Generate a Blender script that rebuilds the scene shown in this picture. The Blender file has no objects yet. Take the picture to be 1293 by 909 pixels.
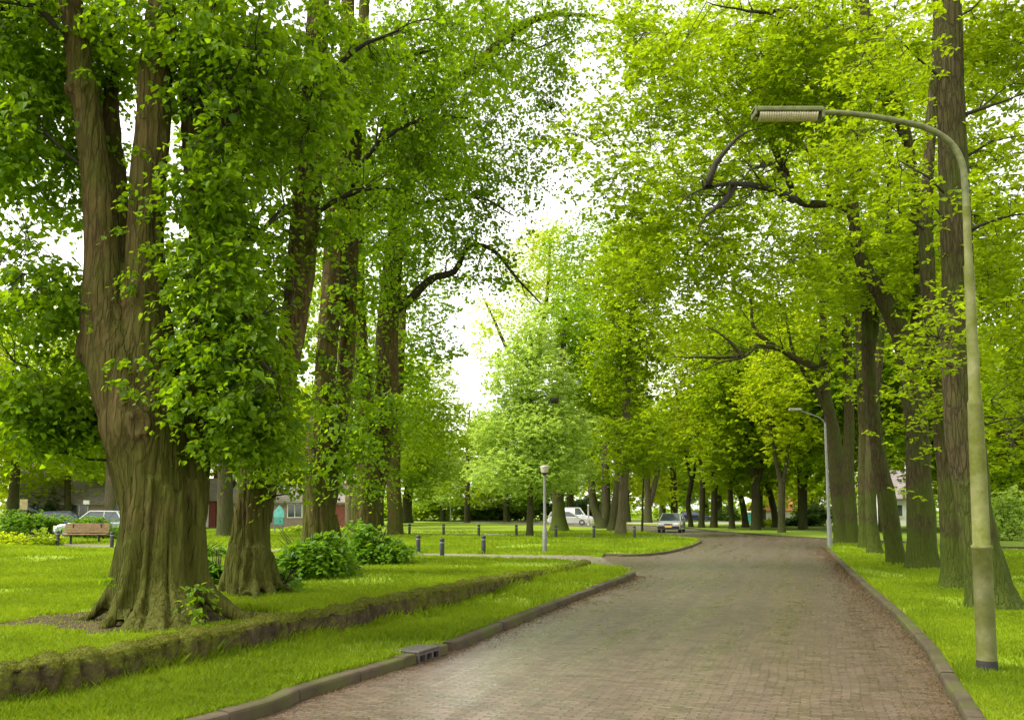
import bpy, math, random
import numpy as np
from mathutils import Vector, Matrix
random.seed(7); RNG = np.random.default_rng(11)
scene = bpy.context.scene
COL = scene.collection
PI = math.pi
# ------------------------------------------------------------------ camera
IW, IH, FP, HZ, CZ = 1293.0, 909.0, 1120.0, 643.0, 1.7
PT = math.radians(5.0)
SHY = ((HZ - IH / 2) - FP * math.tan(PT)) / IW
def ray(px, py):
    u = (px - IW / 2) / FP
    v = (IH / 2 - py) / FP + SHY * IW / FP
    return (u, math.cos(PT) - v * math.sin(PT), math.sin(PT) + v * math.cos(PT))
def P(px, py, d):                      # world point seen at that place, d metres ahead
    r = ray(px, py); k = d / r[1]
    return np.array([r[0] * k, d, CZ + r[2] * k])
def G(px, py, z=0.0):                  # ground point
    r = ray(px, py); k = (z - CZ) / r[2]
    return np.array([r[0] * k, r[1] * k, z])
cam = bpy.data.cameras.new('camera'); cam.lens = FP / IW * 36; cam.sensor_width = 36
cam.shift_y = SHY; cam.clip_end = 3000
co = bpy.data.objects.new('camera', cam); COL.objects.link(co)
co.location = (0, 0, CZ); co.rotation_euler = (PI / 2 + PT, 0, 0); scene.camera = co
# ------------------------------------------------------------------ light
w = bpy.data.worlds.new('World'); scene.world = w; w.use_nodes = True
nt = w.node_tree; nt.nodes.clear()
SUN_EL, SUN_AZ = 56, -105               # azimuth measured from +Y towards +X (the sun is on the left, a bit ahead)
sky = nt.nodes.new('ShaderNodeTexSky'); sky.sky_type = 'NISHITA'; sky.sun_disc = False
sky.sun_elevation = math.radians(SUN_EL); sky.sun_rotation = math.radians(SUN_AZ)
sky.air_density = 1.0; sky.dust_density = 1.0; sky.ozone_density = 1.0
hs = nt.nodes.new('ShaderNodeHueSaturation'); hs.inputs['Saturation'].default_value = 0.12
bg = nt.nodes.new('ShaderNodeBackground'); bg.inputs['Strength'].default_value = 0.15
wo = nt.nodes.new('ShaderNodeOutputWorld')
wm = nt.nodes.new('ShaderNodeMix'); wm.data_type = 'RGBA'; wm.blend_type = 'MULTIPLY'; wm.inputs[0].default_value = 1; wm.inputs[7].default_value = (1, .97, .88, 1)
nt.links.new(sky.outputs[0], hs.inputs['Color']); nt.links.new(hs.outputs[0], wm.inputs[6]); nt.links.new(wm.outputs[2], bg.inputs[0]); nt.links.new(bg.outputs[0], wo.inputs[0])
sl = bpy.data.lights.new('sun', 'SUN'); sl.energy = 1.7; sl.angle = math.radians(22); sl.color = (1, .95, .86)
so = bpy.data.objects.new('sun', sl); COL.objects.link(so)
se, sa = math.radians(SUN_EL), math.radians(SUN_AZ)
sd = Vector((math.sin(sa) * math.cos(se), math.cos(sa) * math.cos(se), math.sin(se)))
so.rotation_euler = sd.to_track_quat('Z', 'Y').to_euler(); so.location = (0, 0, 40)
vs = scene.view_settings; vs.view_transform = 'Standard'; vs.look = 'None'; vs.gamma = 1; vs.use_curve_mapping = False
vs.exposure = 1.75
cy = scene.cycles
cy.max_bounces = 12; cy.diffuse_bounces = 5; cy.transmission_bounces = 10; cy.glossy_bounces = 2; cy.transparent_max_bounces = 4
cy.use_adaptive_sampling = True; cy.adaptive_threshold = 0.02; cy.caustics_reflective = False; cy.caustics_refractive = False
try: cy.use_denoising = True; cy.denoiser = 'OPENIMAGEDENOISE'
except Exception: pass
# ------------------------------------------------------------------ noise
def _h(i, j, k, s):
    n = (i * 374761393 + j * 668265263 + k * 2147483647 + s * 974634777) & 0xffffffff
    n = ((n ^ (n >> 13)) * 1274126177) & 0xffffffff
    n = ((n ^ (n >> 16)) * 2246822519) & 0xffffffff
    return ((n ^ (n >> 13)) & 0xffffff) / float(0xffffff)
def vn(p, s=0):
    p = np.asarray(p, float); f = np.floor(p); t = p - f; t = t * t * (3 - 2 * t); i = f.astype(np.int64)
    o = 0
    for a in (0, 1):
        for b in (0, 1):
            for c in (0, 1):
                wgt = (t[:, 0] if a else 1 - t[:, 0]) * (t[:, 1] if b else 1 - t[:, 1]) * (t[:, 2] if c else 1 - t[:, 2])
                o = o + wgt * _h(i[:, 0] + a, i[:, 1] + b, i[:, 2] + c, s)
    return o
def fbm(p, o=3, s=0):
    r = 0; a = .5
    p = np.asarray(p, float)
    for k in range(o): r = r + a * (vn(p * 2 ** k, s + k) - .5) * 2; a *= .5
    return r
# ------------------------------------------------------------------ mesh buffer
class MB:
    def __init__(s): s.v = []; s.n = 0; s.fl = []; s.ft = []; s.att = []
    def add(s, v, f, tint=None):
        v = np.asarray(v, float).reshape(-1, 3)
        if isinstance(f, np.ndarray):
            s.fl.append((f + s.n).ravel()); s.ft.append(np.full(len(f), f.shape[1])); nf = len(f)
        else:
            s.fl.append(np.array([i for q in f for i in q], int) + s.n); s.ft.append(np.array([len(q) for q in f], int)); nf = len(f)
        s.v.append(v); s.n += len(v)
        s.att.append(np.full(nf, .5) if tint is None else np.broadcast_to(np.asarray(tint, float), (nf,)))
        return s
    def mesh(s, name, off=(0, 0, 0), smooth=False):
        v = np.concatenate(s.v) - np.asarray(off, float); fl = np.concatenate(s.fl).astype(np.int32); ft = np.concatenate(s.ft).astype(np.int32)
        me = bpy.data.meshes.new(name)
        me.vertices.add(len(v)); me.vertices.foreach_set('co', v.astype(np.float32).ravel())
        me.loops.add(len(fl)); me.loops.foreach_set('vertex_index', fl)
        me.polygons.add(len(ft)); st = np.concatenate([[0], np.cumsum(ft)[:-1]]).astype(np.int32)
        me.polygons.foreach_set('loop_start', st); me.polygons.foreach_set('loop_total', ft)
        me.polygons.foreach_set('use_smooth', np.full(len(ft), smooth))
        a = me.attributes.new('tint', 'FLOAT', 'FACE'); a.data.foreach_set('value', np.concatenate(s.att).astype(np.float32))
        me.update(calc_edges=True)
        return me
    def build(s, name, mat, parent=None, loc=None, smooth=False):
        off = parent_loc(parent) if parent is not None else (loc if loc is not None else (0, 0, 0))
        me = s.mesh(name, off, smooth); me.materials.append(mat)
        o = bpy.data.objects.new(name, me); COL.objects.link(o)
        if parent is not None:
            o.parent = parent; o['_w'] = list(map(float, off))
        else: o.location = off
        return o
def parent_loc(p):
    l = np.zeros(3)
    while p is not None:
        l = l + np.array(p.location); p = p.parent
    return l
def empty(name, loc, label, cat, group=None):
    o = bpy.data.objects.new(name, None); COL.objects.link(o); o.location = loc; o.empty_display_size = .3
    return tag(o, label, cat, group)
def tag(o, label=None, cat=None, group=None, kind=None):
    if label: o['label'] = label
    if cat: o['category'] = cat
    if group: o['group'] = group
    if kind: o['kind'] = kind
    return o
def kids(o): return [c for c in COL.objects if c.parent == o]
def copy_tree(o, loc, rz=0., sc=1., label=None, group=None):
    ch = kids(o)
    r = o.copy(); COL.objects.link(r); r.location = loc; r.rotation_euler = (0, 0, rz)
    r.scale = (sc, sc, sc) if np.isscalar(sc) else sc
    if label: r['label'] = label
    if group: r['group'] = group
    for c in ch:
        d = c.copy(); COL.objects.link(d); d.parent = r
        for g in kids(c):
            e = g.copy(); COL.objects.link(e); e.parent = d
    return r
# ------------------------------------------------------------------ primitives
def box(mb, c, s, rz=0., bev=0.0):
    c = np.array(c, float); s = np.array(s, float) / 2
    if bev <= 0:
        v = np.array([[x, y, z] for z in (-1, 1) for y in (-1, 1) for x in (-1, 1)], float) * s
        f = [(0, 2, 3, 1), (4, 5, 7, 6), (0, 1, 5, 4), (2, 6, 7, 3), (0, 4, 6, 2), (1, 3, 7, 5)]
    else:
        b = min(bev, s.min() * .9); v = []; f = []
        prof = [(s[0] - b, s[1]), (s[0], s[1] - b), (s[0], -s[1] + b), (s[0] - b, -s[1]), (-s[0] + b, -s[1]), (-s[0], -s[1] + b), (-s[0], s[1] - b), (-s[0] + b, s[1])]
        zs = [(-s[2], 1 - b / max(s[0], s[1])), (-s[2] + b, 1), (s[2] - b, 1), (s[2], 1 - b / max(s[0], s[1]))]
        for z, k in zs:
            for x, y in prof: v.append((x if k == 1 else x - math.copysign(b * .7, x), y if k == 1 else y - math.copysign(b * .7, y), z))
        for j in range(3):
            for i in range(8): f.append((j * 8 + i, j * 8 + (i + 1) % 8, (j + 1) * 8 + (i + 1) % 8, (j + 1) * 8 + i)[::-1])
        f.append(tuple(range(8))); f.append(tuple(range(31, 23, -1)))
        v = np.array(v)
    ca, sn = math.cos(rz), math.sin(rz)
    R = np.array([[ca, -sn, 0], [sn, ca, 0], [0, 0, 1]])
    mb.add(v @ R.T + c, f); return mb
def catmull(pts, n):
    pts = np.asarray(pts, float); m = len(pts)
    if m < 3:
        t = np.linspace(0, 1, n)[:, None]; return pts[0] * (1 - t) + pts[-1] * t
    Q = np.vstack([2 * pts[0] - pts[1], pts, 2 * pts[-1] - pts[-2]])
    seg = np.linalg.norm(np.diff(pts[:, :3], axis=0), axis=1); cs = np.concatenate([[0], np.cumsum(seg)])
    u = np.linspace(0, cs[-1], n); i = np.clip(np.searchsorted(cs, u, side='right') - 1, 0, m - 2)
    t = ((u - cs[i]) / np.maximum(seg[i], 1e-9))[:, None]
    a, b, c, d = Q[i], Q[i + 1], Q[i + 2], Q[i + 3]
    return .5 * (2 * b + (c - a) * t + (2 * a - 5 * b + 4 * c - d) * t * t + (-a + 3 * b - 3 * c + d) * t ** 3)
def tube(mb, pts, rad, sides=8, cap=True, disp=None, closed_tip=True):
    pts = np.asarray(pts, float); rad = np.asarray(rad, float); n = len(pts)
    T = np.gradient(pts, axis=0); T /= np.linalg.norm(T, axis=1)[:, None] + 1e-12
    ref = np.array([1., 0, 0]) if abs(T[0][0]) < .9 else np.array([0, 1., 0])
    V = []
    U = ref - T[0] * (ref @ T[0]); U /= np.linalg.norm(U)
    th = np.arange(sides) * 2 * PI / sides
    for i in range(n):
        U = U - T[i] * (U @ T[i]); U /= np.linalg.norm(U) + 1e-12
        W_ = np.cross(T[i], U)
        ring = pts[i] + rad[i] * (np.cos(th)[:, None] * U + np.sin(th)[:, None] * W_)
        V.append(ring)
    V = np.array(V)
    if disp is not None:
        D = disp(V.reshape(-1, 3)).reshape(n, sides)
        out = V - pts[:, None, :]; out /= np.linalg.norm(out, axis=2)[:, :, None] + 1e-12
        V = V + out * D[:, :, None]
    i, j = np.meshgrid(np.arange(n - 1), np.arange(sides), indexing='ij'); i = i.ravel(); j = j.ravel(); k = (j + 1) % sides
    f = np.stack([i * sides + j, i * sides + k, (i + 1) * sides + k, (i + 1) * sides + j], 1)
    mb.add(V.reshape(-1, 3), f)
    if cap:
        mb.add(V[-1], [tuple(range(sides))]); mb.add(V[0], [tuple(range(sides))[::-1]])
    return mb
def lathe(mb, c, prof, sides=16):      # prof: (r, z) list
    c = np.array(c, float); th = np.arange(sides) * 2 * PI / sides; V = []
    for r, z in prof: V.append(np.stack([c[0] + r * np.cos(th), c[1] + r * np.sin(th), np.full(sides, c[2] + z)], 1))
    n = len(prof); V = np.concatenate(V)
    i, j = np.meshgrid(np.arange(n - 1), np.arange(sides), indexing='ij'); i = i.ravel(); j = j.ravel(); k = (j + 1) % sides
    mb.add(V, np.stack([i * sides + j, i * sides + k, (i + 1) * sides + k, (i + 1) * sides + j], 1))
    mb.add(V[-sides:], [tuple(range(sides))]); mb.add(V[:sides], [tuple(range(sides))[::-1]])
    return mb
def prism(mb, prof, y0, y1, xf, sc=1.0):    # prof (x,z) closed outline swept along local y; xf: local -> world
    n = len(prof); a = np.array([(x, y0, z) for x, z in prof], float); b = np.array([(x, y1, z) for x, z in prof], float)
    V = xf(np.vstack([a, b])); f = [tuple(range(n)), tuple(range(2 * n - 1, n - 1, -1))] + [(i, i + n, (i + 1) % n + n, (i + 1) % n) for i in range(n)]
    mb.add(V, f); return mb
# ------------------------------------------------------------------ materials
class NT:
    def __init__(s, name):
        s.m = bpy.data.materials.new(name); s.m.use_nodes = True; s.t = s.m.node_tree; s.t.nodes.clear()
        s.out = s.n('ShaderNodeOutputMaterial')
    def n(s, typ, **kw):
        o = s.t.nodes.new(typ)
        for k, v in kw.items():
            if k[0] == '_': o.inputs[k[1:].replace('_', ' ')].default_value = v
            else: setattr(o, k, v)
        return o
    def l(s, a, b): s.t.links.new(a, b)
    def coord(s, kind='Object', scale=(1, 1, 1), rot=(0, 0, 0)):
        c = s.n('ShaderNodeTexCoord'); m = s.n('ShaderNodeMapping'); m.inputs['Scale'].default_value = scale; m.inputs['Rotation'].default_value = rot
        s.l(c.outputs[kind], m.inputs[0]); return m.outputs[0]
    def noise(s, vec, scale=5., detail=4., rough=.55, dist=0.):
        o = s.n('ShaderNodeTexNoise'); o.inputs['Scale'].default_value = scale; o.inputs['Detail'].default_value = detail
        o.inputs['Roughness'].default_value = rough; o.inputs['Distortion'].default_value = dist
        if vec is not None: s.l(vec, o.inputs['Vector'])
        return o.outputs[0]
    def ramp(s, fac, stops):
        r = s.n('ShaderNodeValToRGB'); e = r.color_ramp.elements
        while len(e) < len(stops): e.new(.5)
        for k, (p, c) in enumerate(stops):
            e[k].position = p; e[k].color = (c, c, c, 1) if np.isscalar(c) else (*c, 1)
        s.l(fac, r.inputs[0]); return r.outputs[0]
    def mix(s, fac, a, b, mode='MIX'):
        m = s.n('ShaderNodeMix', data_type='RGBA', blend_type=mode)
        for inp, v in ((m.inputs[0], fac), (m.inputs[6], a), (m.inputs[7], b)):
            if hasattr(v, 'links'): s.l(v, inp)
            else: inp.default_value = v if np.isscalar(v) else (*v, 1)
        return m.outputs[2]
    def math(s, op, a, b=0., clamp=False):
        m = s.n('ShaderNodeMath', operation=op, use_clamp=clamp)
        for i, v in enumerate((a, b)):
            if hasattr(v, 'links'): s.l(v, m.inputs[i])
            else: m.inputs[i].default_value = v
        return m.outputs[0]
    def pbr(s, col, rough=.8, bump=None, dist=.02, strength=1., spec=.4, metal=0., coat=0.):
        p = s.n('ShaderNodeBsdfPrincipled')
        for inp, v in ((p.inputs['Base Color'], col), (p.inputs['Roughness'], rough), (p.inputs['Metallic'], metal)):
            if hasattr(v, 'links'): s.l(v, inp)
            else: inp.default_value = v if np.isscalar(v) else (*v, 1)
        p.inputs['Specular IOR Level'].default_value = spec; p.inputs['Coat Weight'].default_value = coat
        if bump is not None:
            b = s.n('ShaderNodeBump'); b.inputs['Distance'].default_value = dist; b.inputs['Strength'].default_value = strength
            s.l(bump, b.inputs['Height']); s.l(b.outputs[0], p.inputs['Normal'])
        s.p = p; s.l(p.outputs[0], s.out.inputs[0]); return s.m
def simple(name, col, rough=.6, metal=0., var=.25, scale=6., bump=.004, spec=.4, coat=0.):
    t = NT(name); v = t.coord(); nz = t.noise(v, scale, 5)
    c = t.mix(t.ramp(nz, [(.3, 0.), (.7, 1.)]), [x * (1 - var) for x in col], [min(1, x * (1 + var)) for x in col])
    return t.pbr(c, rough, t.noise(v, scale * 6, 3) if bump else None, bump, .6, spec, metal, coat)
def leafmat(name, dark, light, trans, tw=.45, rough=.5):
    t = NT(name); a = t.n('ShaderNodeAttribute', attribute_name='tint'); f = a.outputs['Fac']
    c = t.ramp(f, [(0., dark), (.55, [(x + y) / 2 for x, y in zip(dark, light)]), (1., light)])
    c2 = t.ramp(f, [(0., [x * .7 for x in trans]), (1., trans)])
    p = t.n('ShaderNodeBsdfPrincipled'); p.inputs['Roughness'].default_value = rough; p.inputs['Specular IOR Level'].default_value = .18
    t.l(c, p.inputs['Base Color'])
    tr = t.n('ShaderNodeBsdfTranslucent'); t.l(c2, tr.inputs[0])
    m = t.n('ShaderNodeMixShader'); m.inputs[0].default_value = tw
    t.l(p.outputs[0], m.inputs[1]); t.l(tr.outputs[0], m.inputs[2]); t.l(m.outputs[0], t.out.inputs[0])
    return t.m
def barkmat(name, a, b, moss, mossamt=.5, sc=1., bumpd=.03):
    t = NT(name); v = t.coord('Object', (14 * sc, 14 * sc, 2.3 * sc)); v1 = t.coord()
    n1 = t.noise(v, 1.6, 8, .62, .6); n2 = t.noise(v1, 1.1, 4)
    vo = t.n('ShaderNodeTexVoronoi', feature='DISTANCE_TO_EDGE'); vo.inputs['Scale'].default_value = 1.5
    wv = t.n('ShaderNodeMix', data_type='VECTOR'); wv.inputs[0].default_value = .6
    nv = t.n('ShaderNodeTexNoise'); nv.inputs['Scale'].default_value = 1.2; t.l(v, nv.inputs['Vector'])
    t.l(v, wv.inputs[4]); t.l(nv.outputs[1], wv.inputs[5]); t.l(wv.outputs[1], vo.inputs['Vector'])
    fis = t.ramp(vo.outputs[0], [(0., 0.), (.16, 1.)])
    c = t.mix(t.ramp(n1, [(.3, 0.), (.72, 1.)]), a, b)
    c = t.mix(t.math('MULTIPLY', t.math('SUBTRACT', 1., fis), .5), c, [x * .35 for x in a])
    sx = t.n('ShaderNodeSeparateXYZ'); t.l(v1, sx.inputs[0])
    low = t.math('MULTIPLY', t.math('SUBTRACT', 2.6, sx.outputs[2]), .16, True)
    g = t.n('ShaderNodeNewGeometry'); gx = t.n('ShaderNodeSeparateXYZ'); t.l(g.outputs['Normal'], gx.inputs[0])
    mk = t.math('ADD', t.math('ADD', n2, low), t.math('MULTIPLY', gx.outputs[2], .25))
    mk = t.math('ADD', mk, t.math('MULTIPLY', gx.outputs[0], .06))
    c = t.mix(t.math('MULTIPLY', t.ramp(mk, [(.44, 0.), (.72, 1.)]), mossamt), c, moss)
    h = t.math('ADD', t.math('MULTIPLY', n1, .6), t.math('MULTIPLY', fis, .7))
    return t.pbr(c, .92, h, bumpd, 1., .15)
M = {}
M['bark_lime'] = barkmat('bark_lime', (.052, .036, .012), (.125, .088, .034), (.055, .065, .006), .8, 1.3, .02)
M['bark_oak'] = barkmat('bark_oak', (.038, .032, .013), (.088, .070, .030), (.052, .072, .008), .95, 1.5, .025)
M['bark_far'] = barkmat('bark_far', (.04, .033, .02), (.095, .075, .045), (.05, .065, .012), .6, 1., .02)
M['bark_pale'] = barkmat('bark_pale', (.12, .095, .06), (.20, .16, .11), (.08, .09, .02), .55, 1., .02)
M['twig'] = simple('twig', (.024, .019, .010), .9)
M['leaf_lime'] = leafmat('leaf_lime', (.045, .10, .003), (.145, .24, .008), (.36, .56, .006), .54, .45)
M['leaf_shoot'] = leafmat('leaf_shoot', (.05, .13, .006), (.15, .28, .018), (.26, .46, .012), .45, .42)
M['leaf_oak'] = leafmat('leaf_oak', (.080, .145, .003), (.22, .31, .006), (.44, .60, .006), .56, .5)
M['leaf_oak_near'] = leafmat('leaf_oak_near', (.08, .14, .003), (.21, .29, .006), (.43, .57, .006), .56, .5)
M['leaf_pale'] = leafmat('leaf_pale', (.22, .33, .05), (.47, .60, .17), (.62, .79, .10), .55, .5)
M['leaf_yel'] = leafmat('leaf_yel', (.18, .26, .006), (.40, .48, .012), (.64, .76, .01), .6, .5)
M['leaf_mid'] = leafmat('leaf_mid', (.12, .21, .010), (.29, .41, .02), (.52, .68, .015), .58, .5)
M['leaf_deep'] = leafmat('leaf_deep', (.07, .14, .005), (.18, .29, .01), (.34, .54, .008), .52, .5)
M['leaf_dark'] = leafmat('leaf_dark', (.03, .07, .012), (.09, .16, .03), (.16, .27, .02), .4, .45)
M['leaf_red'] = leafmat('leaf_red', (.10, .03, .02), (.2, .07, .04), (.3, .08, .04), .4, .5)
M['blade'] = leafmat('blade', (.095, .165, .005), (.27, .36, .012), (.34, .46, .01), .45, .6)
# ------------------------------------------------------------------ foliage
def leaves(mb, C, size, az=None, droop=-.3, dsp=.35, roll=.5, tint=None, kind='far', wid=1.):
    n = len(C); r = RNG
    if az is None: az = r.uniform(0, 2 * PI, n)
    el = r.normal(droop, dsp, n); d = np.stack([np.cos(az) * np.cos(el), np.sin(az) * np.cos(el), np.sin(el)], 1)
    side = np.stack([-np.sin(az), np.cos(az), np.zeros(n)], 1)
    up = np.cross(d, side); ro = r.normal(0, roll, n)[:, None]
    s = side * np.cos(ro) + up * np.sin(ro); u = np.cross(d, s)
    sz = (size * r.uniform(.65, 1.25, n))[:, None]
    if kind == 'near':
        pr = [(0, 0, 0), (.22, .46, .09), (.68, .34, .07), (1.08, 0, -.12), (.68, -.34, .07), (.22, -.46, .09)]
        F = np.array([(0, 3, 2, 1), (0, 5, 4, 3)])
    elif kind == 'oak':
        pr = [(0, 0, 0), (.45, .22, .06), (.85, .34, .05), (1.1, 0, -.08), (.85, -.34, .05), (.45, -.22, .06)]
        F = np.array([(0, 3, 2, 1), (0, 5, 4, 3)])
    else:
        pr = [(0, 0, 0), (.5, .42, .08), (1., 0, -.1), (.5, -.42, .08)]
        F = np.array([(0, 3, 2, 1)])
    k = len(pr); V = np.zeros((n, k, 3))
    for i, (a, b, c) in enumerate(pr): V[:, i] = C + sz * (a * d + b * wid * s + c * u)
    f = (F[None] + (np.arange(n) * k)[:, None, None]).reshape(-1, F.shape[1])
    t = r.uniform(0, 1, n) if tint is None else np.clip(tint, 0, 1)
    mb.add(V.reshape(-1, 3), f, np.repeat(t, len(F)))
def sprays(mb, cen, per, rad, size, kind='far', flat=.45, droop=-.3, roll=.5, dsp=.35, tbias=0., wid=1.):
    if kind == 'near':                                    # lime: leaves set along drooping twigs
        nt_ = max(3, per // 7); m = 7; n = len(cen); c = np.repeat(cen, nt_, 0); N = len(c); a = RNG.uniform(0, 2 * PI, N); L = rad * RNG.uniform(.9, 1.9, N); el = RNG.uniform(-.5, .5, N)
        tb = np.repeat(RNG.normal(tbias, .17, n), nt_); t = (np.arange(m) + .6) / m
        r_ = L[:, None] * t[None]; X_ = np.cos(a)[:, None] * r_; Y_ = np.sin(a)[:, None] * r_; Z_ = (np.tan(el) * L)[:, None] * t[None] * .6 - (.75 * L)[:, None] * (t[None] ** 2)
        p = c[:, None, :] + np.stack([X_, Y_, Z_], 2) + RNG.normal(0, .12 * rad, (N, m, 3)); sg = np.where(np.arange(m) % 2, 1, -1)[None] * RNG.uniform(.5, 1.1, (N, m)); aa = a[:, None] + sg
        tt = .42 + tb[:, None] + .28 * (t[None] - .4) + RNG.normal(0, .13, (N, m)); sz = size * (1.2 - .45 * t[None]) * RNG.uniform(.75, 1.15, (N, m))
        leaves(mb, p.reshape(-1, 3), sz.ravel(), aa.ravel(), droop, dsp, roll, np.clip(tt.ravel(), 0, 1), kind, wid); return
    k = 5; nr = max(2, int(per / k * 1.15)); n = len(cen); cn = np.repeat(cen, nr, axis=0); N = len(cn)       # rosettes of leaves on flat fans
    a = RNG.uniform(0, 2 * PI, N); rr = rad * 1.15 * np.sqrt(RNG.uniform(0, 1, N)) * np.repeat(RNG.uniform(.6, 1.3, n), nr); tilt = np.repeat(RNG.normal(0, .3, (n, 2)), nr, axis=0)
    off = np.stack([np.cos(a) * rr, np.sin(a) * rr, RNG.normal(0, .5, N) * rad * flat * .6], 1); off[:, 2] += off[:, 0] * tilt[:, 0] + off[:, 1] * tilt[:, 1] - .3 * rr
    p = np.repeat(cn + off, k, 0); az = np.repeat(RNG.uniform(0, 2 * PI, N), k) + np.tile(np.arange(k) * 2 * PI / k, N) + RNG.normal(0, .3, N * k)
    t = np.clip(RNG.normal(.5, .12, N * k) + np.repeat(RNG.normal(0, .12, N), k) + np.repeat(RNG.normal(tbias, .2, n), nr * k), 0, 1)
    leaves(mb, p + RNG.normal(0, .12 * size, p.shape), np.full(len(p), size), az, droop, dsp, roll, t, kind, wid)
def sample_blobs(blobs, n, gate=.0, gs=.8, seed=0):
    """blobs: (centre xyz, radii xyz, weight)"""
    w_ = np.array([b[1][0] * b[1][1] * b[1][2] * b[2] for b in blobs], float); w_ /= w_.sum()
    out = []; tot = 0
    while tot < n:
        m = n * 2; ib = RNG.choice(len(blobs), m, p=w_)
        c = np.array([b[0] for b in blobs], float)[ib]; r_ = np.array([b[1] for b in blobs], float)[ib]
        d = RNG.normal(size=(m, 3)); d /= np.linalg.norm(d, axis=1)[:, None]; d *= (RNG.uniform(0, 1, m) ** (1 / 2.6))[:, None]
        p = c + d * r_
        if gate > 0: p = p[vn(p * gs, seed) + .25 * vn(p * gs * 2.7, seed + 3) > gate]
        out.append(p); tot += len(p)
    return np.concatenate(out)[:n]
class Tree:
    def __init__(s, name, loc, label, cat='tree', group=None):
        s.root = empty(name, tuple(map(float, loc)), label, cat, group)
        s.nodes = []; s.rad = []; s.br = MB(); s.cr = MB(); s.tr = MB()
    def skel(s, pts, rad):
        s.nodes += list(pts); s.rad += list(rad)
    def limb(s, pts, r0, r1, sides=9, buf=None, wob=.0):
        n = max(6, int(np.linalg.norm(np.diff(np.array(pts), axis=0), axis=1).sum() / .25))
        q = catmull(pts, n)
        if wob: q = q + np.stack([fbm(q * .9 + 7 * k, 2, k) * wob for k in range(3)], 1) * np.linspace(0, 1, n)[:, None]
        if len(s.nodes) and buf is None:
            N = np.array(s.nodes); k = int(np.argmin(np.linalg.norm(N - q[0], axis=1)))
            if .02 < np.linalg.norm(N[k] - q[0]) < 3.: q = np.vstack([N[k], q]); n = len(q)
        r_ = np.linspace(r0, r1, n)
        tube(s.br if buf is None else buf, q, r_, sides, False); s.skel(q, r_)
        if r0 > .045 and buf is None:                          # side branches with finer forks
            for k in range(3, n - 1, 3):
                for _ in range(2):
                    v = RNG.normal(0, 1, 3) * [1, 1, .7] + (q[k] - q[k - 1]) / (np.linalg.norm(q[k] - q[k - 1]) + 1e-9) * 1.1 + [0, 0, .25]; v /= np.linalg.norm(v); L = RNG.uniform(.5, 1.6) * (.5 + r_[k] * 6)
                    e = q[k] + v * L; m = (q[k] + e) / 2 + RNG.normal(0, .12 * L, 3); tw = catmull([q[k], m, e], 7); rt = np.linspace(min(r_[k] * .5, .03), .005, 7); tube(s.br, tw, rt, 5, False); s.skel(tw[1:], rt[1:])
                    for j in (3, 5):
                        v2 = v + RNG.normal(0, .6, 3); v2 /= np.linalg.norm(v2); tube(s.br, [tw[j], tw[j] + v2 * L * .25 + [0, 0, .02], tw[j] + v2 * L * .5], [rt[j] * .7, rt[j] * .5, .004], 4, False)
        return q
    def grow(s, blobs, nsec, nclu, gate=.0, gs=.8, seed=0, twig=True, maxr=.12, minz=None, sub=3):
        sec = sample_blobs(blobs, nsec, 0); N0 = np.array(s.nodes); c0 = N0.mean(0)
        dd = np.array([np.linalg.norm(N0 - p, axis=1).min() for p in sec]); sec = sec[np.argsort(dd)]
        for p in sec:
            N = np.array(s.nodes); R = np.array(s.rad); v = p - N
            dist = np.linalg.norm(v, axis=1); cost = dist + np.where(v[:, 2] < .15 * dist, 1.6 * (.15 * dist - v[:, 2]), 0)
            if minz is not None: cost = cost + np.where(N[:, 2] < minz, 50, 0)
            i = int(np.argmin(cost)); L = dist[i]
            if L < .3: continue
            r0 = min(R[i] * .6, .012 * L + .012, maxr); n = max(5, int(L / .35))
            mid = (N[i] + p) / 2 + RNG.normal(0, .12 * L, 3) + np.array([0, 0, .10 * L])
            q = catmull([N[i], mid, p], n); rr = np.linspace(r0, .008, n)
            q[1:-1] += RNG.normal(0, .018 * L ** .5, (n - 2, 3))
            tube(s.br, q, rr, 6 if r0 > .03 else 4, False); s.skel(q[1:], rr[1:])
        cl = sample_blobs(blobs, nclu, gate, gs, seed)
        N = np.array(s.nodes)
        if twig:
            for k in range(0, len(cl), 400):
                c = cl[k:k + 400]; D = ((c[:, None] - N[None]) ** 2).sum(2); j = D.argmin(1); L = np.sqrt(D[np.arange(len(c)), j])
                for a, jj, l in zip(c, j, L):
                    if l < .15: continue
                    if l > 3.: continue
                    m = (N[jj] + a) / 2 + RNG.normal(0, .1 * l, 3)
                    tube(s.br, catmull([N[jj], m, a], sub + 1), np.linspace(min(.004 + .006 * l, s.rad[jj]), .003, sub + 1), 3, False)
        return cl
    def finish(s, bark, leaf, bark2=None, crown='crown'):
        if s.tr.v and s.br.v and bark2 is None:
            n0 = s.tr.n; s.tr.fl += [f_ + n0 for f_ in s.br.fl]; s.tr.ft += s.br.ft; s.tr.v += s.br.v; s.tr.att += s.br.att; s.tr.n += s.br.n; s.br = MB()
        if s.tr.v: s.tr.build('trunk', bark, s.root, smooth=True)
        if s.br.v: s.br.build('branches', bark2 or bark, s.root, smooth=True)
        if s.cr.v: s.cr.build(crown, leaf, s.root)
        return s.root
def barkdisp(seed, amp=.02, base=0.):
    def f(v):
        a = fbm(v * [1.1, 1.1, .6], 2, seed) * .05
        r_ = 1 - np.abs(fbm(v * [9, 9, 1.3], 3, seed + 5)) * 2.2
        return a * (1 + base) - amp * np.clip(r_, 0, 1) ** 2
    return f
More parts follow.
